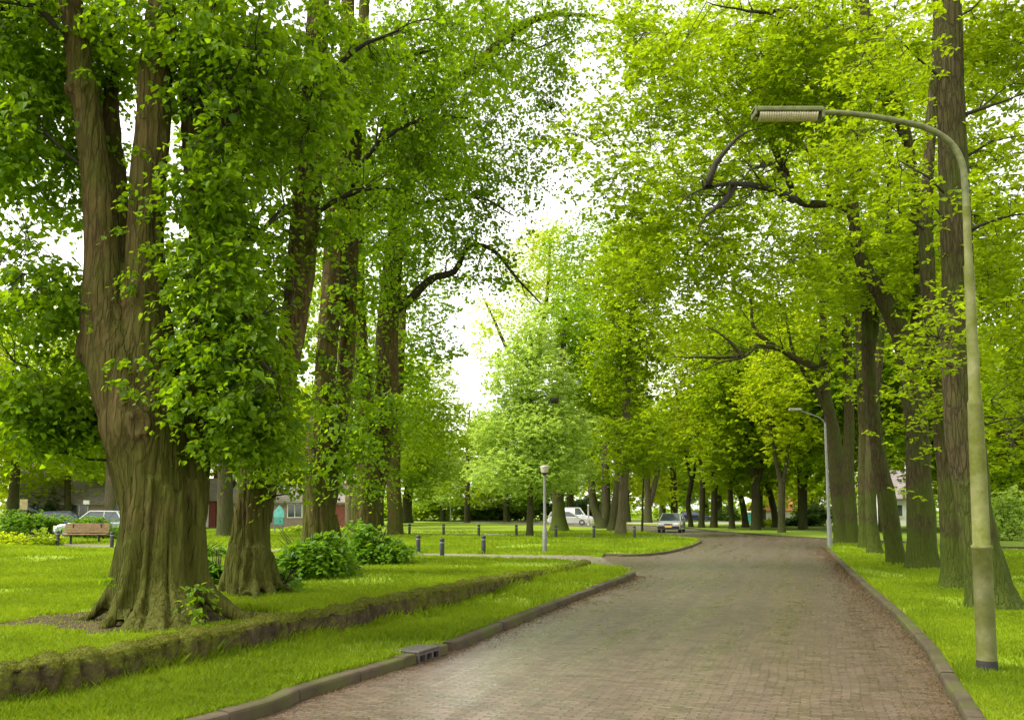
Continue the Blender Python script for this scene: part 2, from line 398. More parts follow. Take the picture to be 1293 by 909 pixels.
def remesh(mb, name, voxel, mat, parent, seed, amp=.015, smooth_it=2, fold=0.):
    off = parent_loc(parent); me = mb.mesh(name, off); o = bpy.data.objects.new(name, me); COL.objects.link(o)
    m = o.modifiers.new('r', 'REMESH'); m.mode = 'VOXEL'; m.voxel_size = voxel; m.use_smooth_shade = True
    s_ = o.modifiers.new('s', 'SMOOTH'); s_.iterations = smooth_it; s_.factor = .6
    dg = bpy.context.evaluated_depsgraph_get(); ne = bpy.data.meshes.new_from_object(o.evaluated_get(dg))
    o.modifiers.clear(); o.data = ne; ne.name = name; bpy.data.meshes.remove(me)
    n = len(ne.vertices); v = np.empty(n * 3, np.float32); ne.vertices.foreach_get('co', v); v = v.reshape(-1, 3)
    no = np.empty(n * 3, np.float32); ne.vertices.foreach_get('normal', no); no = no.reshape(-1, 3)
    ridge = 1 - np.abs(fbm(v * [8, 8, 1.2] + seed, 3, seed)) * 2.4
    big = fbm(v * [1.6, 1.6, .8] + seed, 3, seed + 2) * .045
    th = np.arctan2(v[:, 1], v[:, 0]); fo = 1 - np.abs(fbm(np.column_stack([np.cos(th) * 3.2 + seed, np.sin(th) * 3.2, v[:, 2] * .35]), 2, seed + 40)) * 4.
    big = big - fold * np.clip(fo, 0, 1) ** 1.5 * np.clip(1.5 - v[:, 2] / 1.6, 0, 1)
    v = v + no * (big - amp * np.clip(ridge, 0, 1) ** 2 + amp * .4 * fbm(v * [18, 18, 5], 2, seed + 9))[:, None]
    ne.vertices.foreach_set('co', v.astype(np.float32).ravel()); ne.polygons.foreach_set('use_smooth', np.ones(len(ne.polygons), bool))
    ne.materials.clear(); ne.materials.append(mat); ne.update()
    o.parent = parent
    return o
# ------------------------------------------------------------------ ground geometry (everything below is in metres on the plane)
LZ = .08                                                      # lawn level above the road
def gp(*pp, z=0.): return np.array([G(a, b, z)[:2] for a, b in pp])
KL = gp((215, 950), (320, 909), (377, 886), (481, 852), (543, 833), (580, 819.5), (628, 799), (703, 768), (784, 736), (803, 727))       # left kerb, road side
KL = np.vstack([[-3.8, 4.6], KL[1:]]) if KL[0][1] > 5 else KL
WL = gp((0, 897), (130, 873), (186, 858), (242, 845), (359, 817), (433, 802), (480, 788), (554, 770), (628, 750), (684, 732), (743, 715), z=LZ)
WL = np.vstack([[-8.6, 3.2], [-6.2, 5.4], WL])
KR = gp((1240, 960), (1215, 909), (1190, 866), (1165, 822), (1130, 781), (1100, 752), (1070, 723), (1050, 702), (1040, 691))
def resample(c, n): return catmull(np.column_stack([c, np.zeros(len(c))]), n)[:, :2]
wl = resample(WL, 400)
wdir = np.gradient(wl, axis=0); wdir /= np.linalg.norm(wdir, axis=1)[:, None]; wnor = np.stack([-wdir[:, 1], wdir[:, 0]], 1)   # to the left/back
WT = .16
wback = wl + wnor * WT
# near edge of the side path, running left from the junction
PN = gp((792, 721.5), (762, 711.5), (700, 707), (520, 704), (275, 696.8), (110, 691.6), (-60, 687.5), (-500, 683), z=LZ)
PF = gp((760, 701), (515, 698), (275, 692), (110, 686.6), (-60, 682.8), (-500, 679), z=LZ)
def sdist(p, c):
    best = np.full(len(p), 1e9)
    for a, b in zip(c[:-1], c[1:]):
        ab = b - a; t = np.clip(((p - a) @ ab) / (ab @ ab), 0, 1); q = a + t[:, None] * ab
        best = np.minimum(best, np.linalg.norm(p - q, axis=1))
    return best
def lawn_h(p):                                                # raised lawn behind the stone wall
    t = np.clip(sdist(p, PN) / 8.5, 0, 1); t = t * (1.25 - .25 * t)
    q = np.column_stack([p * .35, np.zeros(len(p))])
    return LZ + .30 * np.minimum(t, 1) + .02 * fbm(q, 2, 3) * t
def inpoly(p, poly):
    x, y = p[:, 0], p[:, 1]; r_ = np.zeros(len(p), bool); n = len(poly)
    for i in range(n):
        x0, y0 = poly[i]; x1, y1 = poly[(i + 1) % n]
        c = ((y0 > y) != (y1 > y)); 
        with np.errstate(divide='ignore', invalid='ignore'): r_ ^= c & (x < (x1 - x0) * (y - y0) / (y1 - y0 + 1e-12) + x0)
    return r_
def ysort(c, y): c = c[np.argsort(c[:, 1])]; return np.interp(y, c[:, 1], c[:, 0])
# materials of the ground
def grassmat(name, a, b, c3, road=False):
    t = NT(name); v = t.coord(); n1 = t.noise(v, .55, 5, .6); n2 = t.noise(v, 9, 4, .6); n3 = t.noise(v, 60, 2)
    c = t.mix(t.ramp(n2, [(.3, 0.), (.7, 1.)]), a, b); c = t.mix(t.ramp(n1, [(.42, 0.), (.66, .6)]), c, c3); c = t.mix(t.ramp(t.noise(v, .8, 5, .7), [(.60, 0.), (.72, .75)]), c, (.13, .10, .045))
    return t.pbr(c, .9, t.math('ADD', n2, t.math('MULTIPLY', n3, .5)), .03, 1., .15)
M['grass'] = grassmat('grass', (.11, .18, .007), (.22, .31, .012), (.24, .32, .03))
M['ground'] = grassmat('ground', (.10, .17, .01), (.17, .25, .02), (.2, .26, .03))
def roadmat(name, rot, dark, light, far=False, bw=.175, rh=.060, tint=(.16, .098, .060)):
    t = NT(name); v = t.coord('Object', (1, 1, 1), (0, 0, rot)); 
    nd = t.n('ShaderNodeTexNoise'); nd.inputs['Scale'].default_value = .9; t.l(v, nd.inputs['Vector'])
    wv = t.n('ShaderNodeVectorMath', operation='MULTIPLY_ADD'); t.l(nd.outputs[1], wv.inputs[0]); wv.inputs[1].default_value = (.10, .10, 0); t.l(v, wv.inputs[2])
    br = t.n('ShaderNodeTexBrick'); t.l(wv.outputs[0], br.inputs['Vector'])
    for k, x in (('Scale', 1.), ('Mortar Size', .007), ('Mortar Smooth', .35), ('Bias', 0.), ('Brick Width', bw), ('Row Height', rh)): br.inputs[k].default_value = x
    br.inputs['Color1'].default_value = (*dark, 1); br.inputs['Color2'].default_value = (*light, 1); br.inputs['Mortar'].default_value = (.022, .016, .011, 1)
    ml = t.n('ShaderNodeMapping'); ml.inputs['Scale'].default_value = (1.5, .09, 1); t.l(v, ml.inputs[0]); vl = ml.outputs[0]; ml.inputs['Scale'].default_value = (2.1, .10, 1); ln = t.noise(vl, 1., 4, .6, .3)         # long streaks along the driving direction
    n2 = t.noise(v, 3.2, 5, .6); n3 = t.noise(v, 38, 4, .7); n4 = t.noise(v, .5, 3)
    c = t.mix(t.ramp(n2, [(.45, 0.), (.75, .55)]), br.outputs[0], tint)
    c = t.mix(t.ramp(n3, [(.42, .0), (.75, .4)]), c, (.20, .15, .09))
    c = t.mix(t.ramp(ln, [(.46, 0.), (.64, .4)]), c, [x * .7 for x in dark])
    mort = t.math('SUBTRACT', 1., br.outputs[1])
    mv = t.n('ShaderNodeMapping'); mv.inputs['Scale'].default_value = (4.7, 11.5, 1); t.l(v, mv.inputs[0]); vb = mv.outputs[0]; nb = t.noise(vb, 1., 2)
    h = t.math('ADD', t.math('ADD', t.math('MULTIPLY', mort, 1.), t.math('MULTIPLY', nb, .9)), t.math('MULTIPLY', n3, .35))
    ro = t.ramp(t.math('ADD', t.math('MULTIPLY', ln, .6), t.math('MULTIPLY', n2, .5)), [(.40, .16), (.62, .44)])
    m_ = t.pbr(c, ro, h, .016, 1., .6); t.p.inputs['Coat Weight'].default_value = .55; t.p.inputs['Coat Roughness'].default_value = .26
    cb = t.n('ShaderNodeBump'); cb.inputs['Distance'].default_value = .003; cb.inputs['Strength'].default_value = .8; t.l(h, cb.inputs['Height']); t.l(cb.outputs[0], t.p.inputs['Coat Normal'])
    t.l(t.ramp(ln, [(.40, .6), (.60, .22)]), t.p.inputs['Coat Weight']); return m_
RA = math.atan2(*( (np.array([7.3, 26.]) - np.array([.9, 7.6]))))      # road heading from +Y to +X
M['road'] = roadmat('road', RA, (.082, .053, .038), (.185, .130, .100))
M['path'] = roadmat('path', .2, (.24, .19, .15), (.36, .30, .25), tint=(.30, .22, .15))
M['pale_road'] = simple('pale_road', (.42, .39, .33), .8)
def flat(name, poly, z, mat, kind='structure', skirt=.12, parent=None):
    from mathutils.geometry import tessellate_polygon
    n = len(poly); tri = tessellate_polygon([[Vector((*p, 0)) for p in poly]])
    mb = MB(); top = np.column_stack([poly, np.full(n, z)])
    tri = [t if np.cross(poly[t[1]] - poly[t[0]], poly[t[2]] - poly[t[0]]) > 0 else t[::-1] for t in tri]
    mb.add(top, tri)
    if skirt: 
        bot = top - [0, 0, skirt]; mb.add(np.vstack([top, bot]), [(i, (i + 1) % n, (i + 1) % n + n, i + n) for i in range(n)])
    o = mb.build(name, mat); tag(o, kind=kind); return o
R = math.radians
# base sheet reaching the horizon, then the road sheet, then lawns as raised sheets
s_ = MB(); s_.add([(-900, -300, -.05), (900, -300, -.05), (900, 1500, -.05), (-900, 1500, -.05)], [(0, 1, 2, 3)]); tag(s_.build('ground', M['ground']), kind='structure')
flat('road', np.array([(-14, 1.5), (12, 1.5), (30, 30), (90, 24), (90, 60), (40, 80), (12, 118), (-60, 132), (-60, 62), (-12, 28)]), 0, M['road'], skirt=0)
# left verge between kerb and wall
kl = resample(KL, 120); kdir = np.gradient(kl, axis=0); kdir /= np.linalg.norm(kdir, axis=1)[:, None]; kn = np.stack([-kdir[:, 1], kdir[:, 0]], 1)
KW = .15
tip = gp((745, 713), z=LZ)[0]
verge = np.vstack([kl + kn * (KW - .01), gp((793, 722), (775, 716), (745, 711.5), z=LZ), (wl + wnor * .1)[::-1][::6]])
flat('left_verge', verge, LZ, M['grass'])
# right lawn
kr = resample(KR, 140); rdir = np.gradient(kr, axis=0); rdir /= np.linalg.norm(rdir, axis=1)[:, None]; rn = np.stack([rdir[:, 1], -rdir[:, 0]], 1)
rc = gp((1047, 688), (1085, 688.5), (1150, 691.5), (1293, 698)); rc = np.vstack([rc, [[48, 22.]]])
rlawn = np.vstack([kr + rn * (KW - .01), rc, [[48, 1.5]]])
flat('right_lawn', rlawn, LZ, M['grass'])
# corner lawn on the far left of the junction
CC = gp((760, 701), (800, 702.5), (835, 700), (860, 695), (878, 689), (886, 684.5), (880, 681), (862, 678.5), (835, 675), (800, 671.5), (770, 667.5), (700, 664.5), (600, 661), (480, 658.5), z=0)
CC = np.vstack([CC, [[-60, 130.]]])
cc = resample(CC, 160); cdir = np.gradient(cc, axis=0); cdir /= np.linalg.norm(cdir, axis=1)[:, None]; cn = np.stack([-cdir[:, 1], cdir[:, 0]], 1)
far_lawn = np.vstack([cc + cn * (KW - .01), PF[::-1]])
flat('far_lawn', far_lawn, LZ, M['grass'])
# back lawn behind the turning road
BB = gp((600, 657.5), (700, 660.5), (795, 663), (860, 666.5), (900, 671), (960, 675.5), (1045, 681), (1150, 686), (1293, 692.5)); BB = np.vstack([[[-60, 150.]], BB, [[90, 25.]]])
bb = resample(BB, 120); bdir = np.gradient(bb, axis=0); bdir /= np.linalg.norm(bdir, axis=1)[:, None]; bn = np.stack([-bdir[:, 1], bdir[:, 0]], 1)
back_lawn = np.vstack([bb + bn * (KW - .01), [[300, 25], [300, 400.], [-300, 400.], [-300, 150.]]])
flat('back_lawn', back_lawn, LZ, M['ground'])
flat('pale_road', np.array([(14, 104), (46, 96), (46, 112), (14, 124)]), LZ + .006, M['pale_road'], skirt=0)
# side path and the thin far path
pz_ = np.vstack([PN, PF[::-1]]); mbp = MB(); zs_ = np.where(pz_[:, 1] < 33.5, np.where(pz_[:, 0] > 2.9, .008, LZ - .012), LZ - .012)
npn = len(PN); ia = np.linspace(0, 1, 60); A_ = catmull(np.column_stack([PN, np.zeros(npn)]), 60)[:, :2]; A_ = np.column_stack([np.interp(ia, np.linspace(0, 1, npn), PN[:, k]) for k in (0, 1)]); B_ = np.column_stack([np.interp(ia, np.linspace(0, 1, len(PF)), PF[:, k]) for k in (0, 1)])
B_ = B_ + (B_ - A_) * .03; za = np.where(A_[:, 0] > 2.6, .008, LZ - .012); zb_ = np.where(B_[:, 0] > 3.0, .008, LZ - .012)
mbp.add(np.vstack([np.column_stack([A_, za]), np.column_stack([B_, zb_])]), [(i + 1, i, i + 60, i + 61) for i in range(59)]); tag(mbp.build('path', M['path']), kind='structure')
tp = gp((400, 673.5), (560, 675), (700, 678), (800, 679), (858, 680)); 
flat('far_path', np.vstack([tp + [0, -1.2], (tp + [0, 1.2])[::-1]]), LZ + .005, M['path'], skirt=0)
# raised lawn as a height grid
ny = 150; ys = np.concatenate([np.linspace(2, 30, 100), np.linspace(30.6, 64, 50)]); nx = 110; Vt = []
pn_x = PN[::-1]
for y in ys:
    xr = ysort(wback, y) if y < wback[:, 1].max() else None
    x_hi = xr if xr is not None else float(np.interp(y, PN[:3, 1], PN[:3, 0], right=2.0)) - .02
    Vt.append(np.column_stack([np.linspace(0, 1, nx) ** .8 * (x_hi + 62) - 62, np.full(nx, y)]))
Vt = np.array(Vt)
# squeeze the grid so that it ends on the near edge of the path
Vp = Vt.reshape(-1, 2).copy(); ye = np.interp(Vp[:, 0], PN[::-1, 0], PN[::-1, 1]); Vp[:, 1] = np.minimum(Vp[:, 1], ye)
zz = lawn_h(Vp); zz = np.where(Vp[:, 1] >= ye - 1e-6, LZ, zz)
i, j = np.meshgrid(np.arange(ny - 1), np.arange(nx - 1), indexing='ij'); i = i.ravel(); j = j.ravel()
f = np.stack([i * nx + j, i * nx + j + 1, (i + 1) * nx + j + 1, (i + 1) * nx + j], 1)
Ar = np.abs((Vp[f[:, 2], 0] - Vp[f[:, 0], 0]) * (Vp[f[:, 3], 1] - Vp[f[:, 1], 1]) - (Vp[f[:, 2], 1] - Vp[f[:, 0], 1]) * (Vp[f[:, 3], 0] - Vp[f[:, 1], 0]))
lm = MB(); lm.add(np.column_stack([Vp, zz]), f[Ar > 1e-5]); tag(lm.build('lawn', M['grass'], smooth=True), kind='structure')
def lawn_z(x, y):
    p = np.array([[x, y]], float)
    if y < np.interp(x, PN[::-1, 0], PN[::-1, 1]) and (y > 26 or x < ysort(wback, y)): return float(lawn_h(p)[0])
    return LZ
# ------------------------------------------------------------------ kerbs: separate stones, one object per kerb
def kerbmat():
    t = NT('kerb'); v = t.coord(); n1 = t.noise(v, 2.2, 5, .6); n2 = t.noise(v, 70, 3)
    c = t.mix(t.ramp(n1, [(.35, 0.), (.7, 1.)]), (.042, .031, .017), (.09, .07, .042)); c = t.mix(t.ramp(t.noise(v, 1.3, 4), [(.45, 0.), (.65, .8)]), c, (.07, .085, .012))
    return t.pbr(c, .85, n2, .004, .8, .3)
M['kerb'] = kerbmat()
def kerb(name, c, nrm, hgt, label, stone=1.0, skip=None):
    hgt = hgt * .88
    mb = MB(); s = np.concatenate([[0], np.cumsum(np.linalg.norm(np.diff(c, axis=0), axis=1))]); L = s[-1]; a = 0
    prof = [(0., -.06), (0.004, hgt - .03), (.012, hgt - .01), (.032, hgt), (KW - .01, hgt), (KW, hgt - .012), (KW, -.06)]
    while a < L - .05:
        b = min(a + stone, L); q = np.linspace(a + .004, b - .006, 5); dz = RNG.normal(0, .004); dn = RNG.normal(0, .004)
        if skip is None or not (skip[0] < (a + b) / 2 < skip[1]):
            X = np.interp(q, s, c[:, 0]); Y = np.interp(q, s, c[:, 1]); nx_ = np.interp(q, s, nrm[:, 0]); ny_ = np.interp(q, s, nrm[:, 1])
            V = np.array([[(x + nxx * (o + dn), y + nyy * (o + dn), z + dz) for o, z in prof] for x, y, nxx, nyy in zip(X, Y, nx_, ny_)]); m = len(prof)
            V[:, :, :2] += RNG.normal(0, .0015, V[:, :, :2].shape)
            f = [(i * m + j, (i + 1) * m + j, (i + 1) * m + j + 1, i * m + j + 1) for i in range(4) for j in range(m - 1)] + [tuple(range(m)), tuple(range(5 * m - 1, 4 * m - 1, -1))]
            mb.add(V.reshape(-1, 3), f)
        a = b
    o = mb.build(name, M['kerb']); tag(o, kind='structure'); return o
# place of the gully in the left kerb
gq = gp((537, 834.5))[0]; sk = np.concatenate([[0], np.cumsum(np.linalg.norm(np.diff(kl, axis=0), axis=1))]); gi = int(np.argmin(np.linalg.norm(kl - gq, axis=1))); gs0 = sk[gi]
kerb('kerb', kl, kn, .125, '', 1.0, (gs0 - .5, gs0 + .5))
kerb('kerb', kr, rn, .10, '', 1.0); kerb('kerb', cc[:95], cn[:95], .10, ''); kerb('kerb', bb[20:], bn[20:], .10, '')
kerb('kerb', resample(rc, 60), -np.stack([np.gradient(resample(rc, 60), axis=0)[:, 1], -np.gradient(resample(rc, 60), axis=0)[:, 0]], 1) / np.linalg.norm(np.gradient(resample(rc, 60), axis=0), axis=1)[:, None] * -1, .10, '')
# ------------------------------------------------------------------ stone wall
def wallmat():
    t = NT('mossy_stone'); v = t.coord(); n1 = t.noise(v, 3.5, 6, .65); n2 = t.noise(v, 34, 4, .7); n4 = t.noise(v, 1.6, 4)
    c = t.mix(t.ramp(n1, [(.3, 0.), (.7, 1.)]), (.022, .018, .009), (.105, .075, .036)); c = t.mix(t.ramp(n2, [(.55, 0.), (.8, .5)]), c, (.26, .20, .12))
    g = t.n('ShaderNodeNewGeometry'); gx = t.n('ShaderNodeSeparateXYZ'); t.l(g.outputs['Normal'], gx.inputs[0])
    mk = t.math('ADD', t.math('MULTIPLY', gx.outputs[2], .35), t.math('ADD', t.math('MULTIPLY', n4, .6), t.math('MULTIPLY', n1, .35)))
    m = t.ramp(mk, [(.43, 0.), (.60, 1.)]); mc = t.mix(t.ramp(n2, [(.3, 0.), (.7, 1.)]), (.035, .045, .004), (.13, .14, .010))
    c = t.mix(t.math('MULTIPLY', m, .95), c, mc)
    return t.pbr(c, .92, t.math('ADD', n2, n1), .02, 1., .2)
M['wall'] = wallmat()
sw = np.concatenate([[0], np.cumsum(np.linalg.norm(np.diff(wl, axis=0), axis=1))]); LW = sw[-1]
st_ = []; a = 0
while a < LW: st_.append(a); a += .016 + .0009 * max(0, np.interp(a, sw, wl[:, 1]) - 8)
st_ = np.array(st_); nS = len(st_); nP = 44
X = np.interp(st_, sw, wl[:, 0]); Y = np.interp(st_, sw, wl[:, 1]); NX = np.interp(st_, sw, wnor[:, 0]); NY = np.interp(st_, sw, wnor[:, 1])
bk = np.column_stack([X + NX * WT, Y + NY * WT]); Hh = np.maximum(lawn_h(bk) + .03, LZ + .13)
u = np.linspace(0, 1, nP); Hm = .30
arc = u * (Hm + WT + .08)                         # arc length: front face up, top, and a bit down at the back
off_ = np.clip(arc - Hm, 0, WT); zf = np.where(arc < Hm, arc / Hm, np.where(arc > Hm + WT, 1 - (arc - Hm - WT) / .08 * .5, 1.))
rnd_ = np.minimum(np.abs(arc - Hm), .06); 
SS, AA = np.meshgrid(st_, arc, indexing='ij')
# jittered stone cells
cw, chh = .20, .50; best1 = np.full(SS.shape, 9.); best2 = np.full(SS.shape, 9.); idh = np.zeros(SS.shape)
ci = np.floor(SS / cw).astype(int); cj = np.floor(AA / chh).astype(int)
for di in (-1, 0, 1):
    for dj in (-1, 0, 1):
        a_, b_ = ci + di, cj + dj; h1 = _h(a_, b_, a_ * 0, 1); h2 = _h(a_, b_, a_ * 0, 2); h3 = _h(a_, b_, a_ * 0, 3)
        px_ = (a_ + .5 + (h1 - .5) * .8 + .4 * (b_ % 2)) * cw; py_ = (b_ + .45 + (h2 - .5) * .6) * chh
        d_ = np.sqrt(((SS - px_) / 1.25) ** 2 + ((AA - py_) / 2.6) ** 2)
        m1 = d_ < best1; best2 = np.where(m1, best1, np.minimum(best2, d_)); idh = np.where(m1, h3, idh); best1 = np.minimum(best1, d_)
edge = np.clip((best2 - best1) / .09, 0, 1); bulge = (edge ** .6) * .065 + (idh - .5) * .08 * edge
q = np.column_stack([SS.ravel() * 6, AA.ravel() * 6, np.zeros(SS.size)]); bulge = bulge + (fbm(q * .5, 2, 33) * .03 + fbm(q, 4, 21) * .03 + fbm(q * 4, 2, 8) * .010).reshape(SS.shape)
fade = np.clip(AA / .05, 0, 1)
front = (AA < Hm); ang = np.clip((AA - Hm + .05) / .10, 0, 1) * PI / 2; ang = np.where(AA > Hm + WT - .05, PI / 2 + np.clip((AA - Hm - WT + .05) / .1, 0, 1) * PI / 2, ang)
Z0 = LZ + (Hh[:, None] - LZ) * zf[None, :]; Z0 = np.where(AA > Hm, Hh[:, None] - np.clip(AA - Hm - WT, 0, 1) - .0, Z0) - .02 * (np.abs(AA - Hm) < .03)
Z0[:, 0] = -.02
dn = -np.cos(ang) * bulge; dz = np.sin(ang) * bulge * .8
Vx = X[:, None] + NX[:, None] * (off_[None, :] + dn); Vy = Y[:, None] + NY[:, None] * (off_[None, :] + dn); Vz = Z0 + dz
V = np.stack([Vx, Vy, Vz], 2).reshape(-1, 3)
i, j = np.meshgrid(np.arange(nS - 1), np.arange(nP - 1), indexing='ij'); i = i.ravel(); j = j.ravel()
wroot = empty('stone_wall', (float(wl[200, 0]), float(wl[200, 1]), LZ), 'low mossy rubble stone retaining wall edging the raised lawn', 'stone wall')
wm = MB(); wm.add(V, np.stack([i * nP + j, (i + 1) * nP + j, (i + 1) * nP + j + 1, i * nP + j + 1], 1))
e0 = (nS - 1) * nP; wm.add(V[e0:], [tuple(range(nP))]); wm.build('stonework', M['wall'], wroot, smooth=True)
# moss cushions: short tufts on the top and upper face
top = (AA.ravel() > Hm - .07) & (AA.ravel() < Hm + WT + .03); vi = np.nonzero(top)[0]
mm = vn(np.column_stack([SS.ravel()[vi] * 3.5, AA.ravel()[vi] * 6, 0 * vi]), 4) + .3 * (AA.ravel()[vi] > Hm - .02) - .16; vi = vi[mm > .45]; near = V[vi, 1] < 30
vi = np.repeat(vi, 3); pts = V[vi] + RNG.normal(0, .012, (len(vi), 3)); mo = MB()
leaves(mo, pts - [0, 0, .006], np.full(len(pts), .016), None, .5, .6, .8, np.clip(RNG.normal(.5, .25, len(pts)), 0, 1), 'far', .8)
M['moss'] = leafmat('moss', (.05, .06, .005), (.19, .20, .014), (.20, .22, .015), .3, .8)
mo.build('moss', M['moss'], wroot)
# ------------------------------------------------------------------ grass blades
def blades(name, polyfn, bbox, n, hz, base=.045, label=None, dens_ref=9., maxd=60):
    out = []; tot = 0; x0, x1, y0, y1 = bbox
    while tot < n:
        m = 400000; uu = RNG.uniform(0, 1, m)
        y = 1 / (1 / y0 + uu * (1 / y1 - 1 / y0)); x = RNG.uniform(x0, x1, m)     # density falls with distance
        keep = np.abs(x) < .60 * y + 1.; x, y = x[keep], y[keep]
        sel = RNG.uniform(0, 1, len(x)) < np.clip(dens_ref / y, .05, 1)
        p = np.column_stack([x, y])[sel]; p = p[polyfn(p)]
        g_ = vn(np.column_stack([p * 3.1, 0 * p[:, 0]]), 6) * .6 + vn(np.column_stack([p * 11, 0 * p[:, 0]]), 7) * .4; wear = vn(np.column_stack([p * .75, 0 * p[:, 0] + 3]), 17); p = p[RNG.uniform(0, 1, len(p)) < (.35 + g_ * 1.2) * np.clip((.80 - wear) * 7, .12, 1)]
        out.append(p); tot += len(p)
        if len(out) > 60: break
    p = np.concatenate(out)[:n]; k = len(p); z = hz(p); sc_ = np.clip(p[:, 1] / 9., .9, 5.)
    tall = .55 + .9 * vn(np.column_stack([p * .9, 0 * p[:, 0]]), 9) + .5 * vn(np.column_stack([p * 5, 0 * p[:, 0]]), 12)
    h = base * tall * (1 + 1.1 * np.exp(-sdist(p, wl[::12]) / .10)) * RNG.uniform(.6, 1.4, k) * sc_ ** .35; wd = .0045 * sc_ * RNG.uniform(.7, 1.3, k)
    a = RNG.uniform(0, 2 * PI, k); b = RNG.uniform(0, 2 * PI, k); ln = RNG.uniform(.1, .75, k) * h
    B = np.column_stack([p, z - .004]); sd_ = np.column_stack([np.cos(a) * wd, np.sin(a) * wd, 0 * a])
    tip = B + np.column_stack([np.cos(b) * ln, np.sin(b) * ln, h]); mid = B + np.column_stack([np.cos(b) * ln * .3, np.sin(b) * ln * .3, h * .6])
    V = np.stack([B - sd_, B + sd_, mid + sd_ * .8, tip, mid - sd_ * .8], 1).reshape(-1, 3)
    f = np.arange(k)[:, None] * 5 + np.array([0, 1, 2, 3, 4])[None]
    t = np.clip(.5 + .9 * (vn(np.column_stack([p * .8, 0 * p[:, 0]]), 2) - .5) + RNG.normal(0, .22, k), 0, 1)
    mb = MB(); mb.add(V, f, t); o = mb.build(name, M['blade']); tag(o, label, 'grass', kind='stuff'); return o
vp = verge; 
def in_lawn(p):
    ye = np.interp(p[:, 0], PN[::-1, 0], PN[::-1, 1]); xr = ysort(wback, np.minimum(p[:, 1], wback[:, 1].max()))
    ok = (p[:, 1] < ye - .12) & (p[:, 0] < xr + .02)
    d = ((p[:, 0] + 4.25) / 1.75) ** 2 + ((p[:, 1] - 10.8) / 1.25) ** 2                       # bare soil round the big tree
    return ok & ((d + 1.1 * (vn(np.column_stack([p * 2.5, 0 * p[:, 0]]), 5) - .5) > .85) | (RNG.uniform(0, 1, len(p)) < .06))
blades('grass', lambda p: inpoly(p, vp), (-8, 4.5, 5.5, 26), 110000, lambda p: np.full(len(p), LZ), .06, 'bright green grass on the verge between kerb and stone wall', 9)
blades('grass', in_lawn, (-26, 4.5, 6, 40), 230000, lawn_h, .042, 'short green lawn grass around the old limes', 9)
blades('grass', lambda p: inpoly(p, rlawn), (3, 26, 5.5, 42), 150000, lambda p: np.full(len(p), LZ), .045, 'green grass under the oaks right of the road', 9)
tpn = np.column_stack([tp, np.zeros(len(tp))])[:, :2]
blades('grass', lambda p: inpoly(p, far_lawn) & (sdist(p, tp) > 1.3), (-30, 10, 31, 66), 70000, lambda p: np.full(len(p), LZ), .05, 'short lawn grass beyond the side path', 30)
# soil round the first tree, and fallen debris along the kerbs
def soilmat():
    t = NT('soil'); v = t.coord(); n = t.noise(v, 7, 6, .7)
    return t.pbr(t.mix(t.ramp(n, [(.35, 0.), (.7, 1.)]), (.035, .025, .014), (.11, .08, .042)), .95, n, .03, 1., .1)
M['soil'] = soilmat()
def disc(name, cx, cy, rx, ry, hz, mat, n=48, seed=0):
    th = np.linspace(0, 2 * PI, n, endpoint=False); rr = 1 + .22 * fbm(np.column_stack([np.cos(th) * 2, np.sin(th) * 2, 0 * th]) + seed, 2, seed)
    rings = []
    for k in np.linspace(0, 1, 8): q_ = np.column_stack([cx + rx * rr * k * np.cos(th), cy + ry * rr * k * np.sin(th)]); q_[:, 0] = np.minimum(q_[:, 0], ysort(wback, q_[:, 1]) - .06); rings.append(np.column_stack([q_, hz(q_) + .03 * (1 - k ** 2) + .004]))
    V = np.concatenate(rings); i, j = np.meshgrid(np.arange(7), np.arange(n), indexing='ij'); i = i.ravel(); j = j.ravel(); k = (j + 1) % n
    mb = MB(); mb.add(V, np.stack([i * n + j, (i + 1) * n + j, (i + 1) * n + k, i * n + k], 1)); return mb.build(name, mat, smooth=True)
tag(disc('soil', -4.35, 10.8, 1.7, 1.25, lawn_h, M['soil'], seed=3), kind='structure')
db = MB()
def debris(c, nrm, n, spread, y1=1e9, sgn=-1):
    s = np.concatenate([[0], np.cumsum(np.linalg.norm(np.diff(c, axis=0), axis=1))]); y = np.interp(s, s, c[:, 1])
    q = np.interp(RNG.uniform(0, 1, n) ** 1.7, [0, 1], [0, s[-1]]); o = np.abs(RNG.exponential(spread, n)); g = vn(np.column_stack([q * 1.3, 0 * q, 0 * q]), 8)
    o = o * (.4 + 1.3 * g)
    p = np.column_stack([np.interp(q, s, c[:, 0]) + sgn * np.interp(q, s, nrm[:, 0]) * o, np.interp(q, s, c[:, 1]) + sgn * np.interp(q, s, nrm[:, 1]) * o, RNG.uniform(.003, .014, n)])
    leaves(db, p, .018 * np.clip(p[:, 1] / 9, .9, 2.5), None, 0., .35, .4, None, 'far', .5)
debris(kl[4:], kn[4:], 12000, .13); debris(kr[2:], rn[2:], 19000, .20); debris(cc[:60], cn[:60], 2500, .3)
for k in range(1):
    n = 9000; y = 1 / (1 / 7. + RNG.uniform(0, 1, n) * (1 / 40 - 1 / 7.)); x0 = ysort(kl, y); x1 = ysort(kr, y); tt = RNG.uniform(0, 1, n)
    xx = np.where(y < 22, x0 + (x1 - x0) * tt, x1 - 6 * tt); pp_ = np.column_stack([xx, y, RNG.uniform(.003, .01, n)]); leaves(db, pp_, .014 * np.clip(y / 9, .9, 2.5), None, 0., .3, .4, None, 'far', .4)
M['catkin'] = leafmat('catkin', (.07, .05, .024), (.22, .16, .08), (.2, .12, .05), .1, .9)
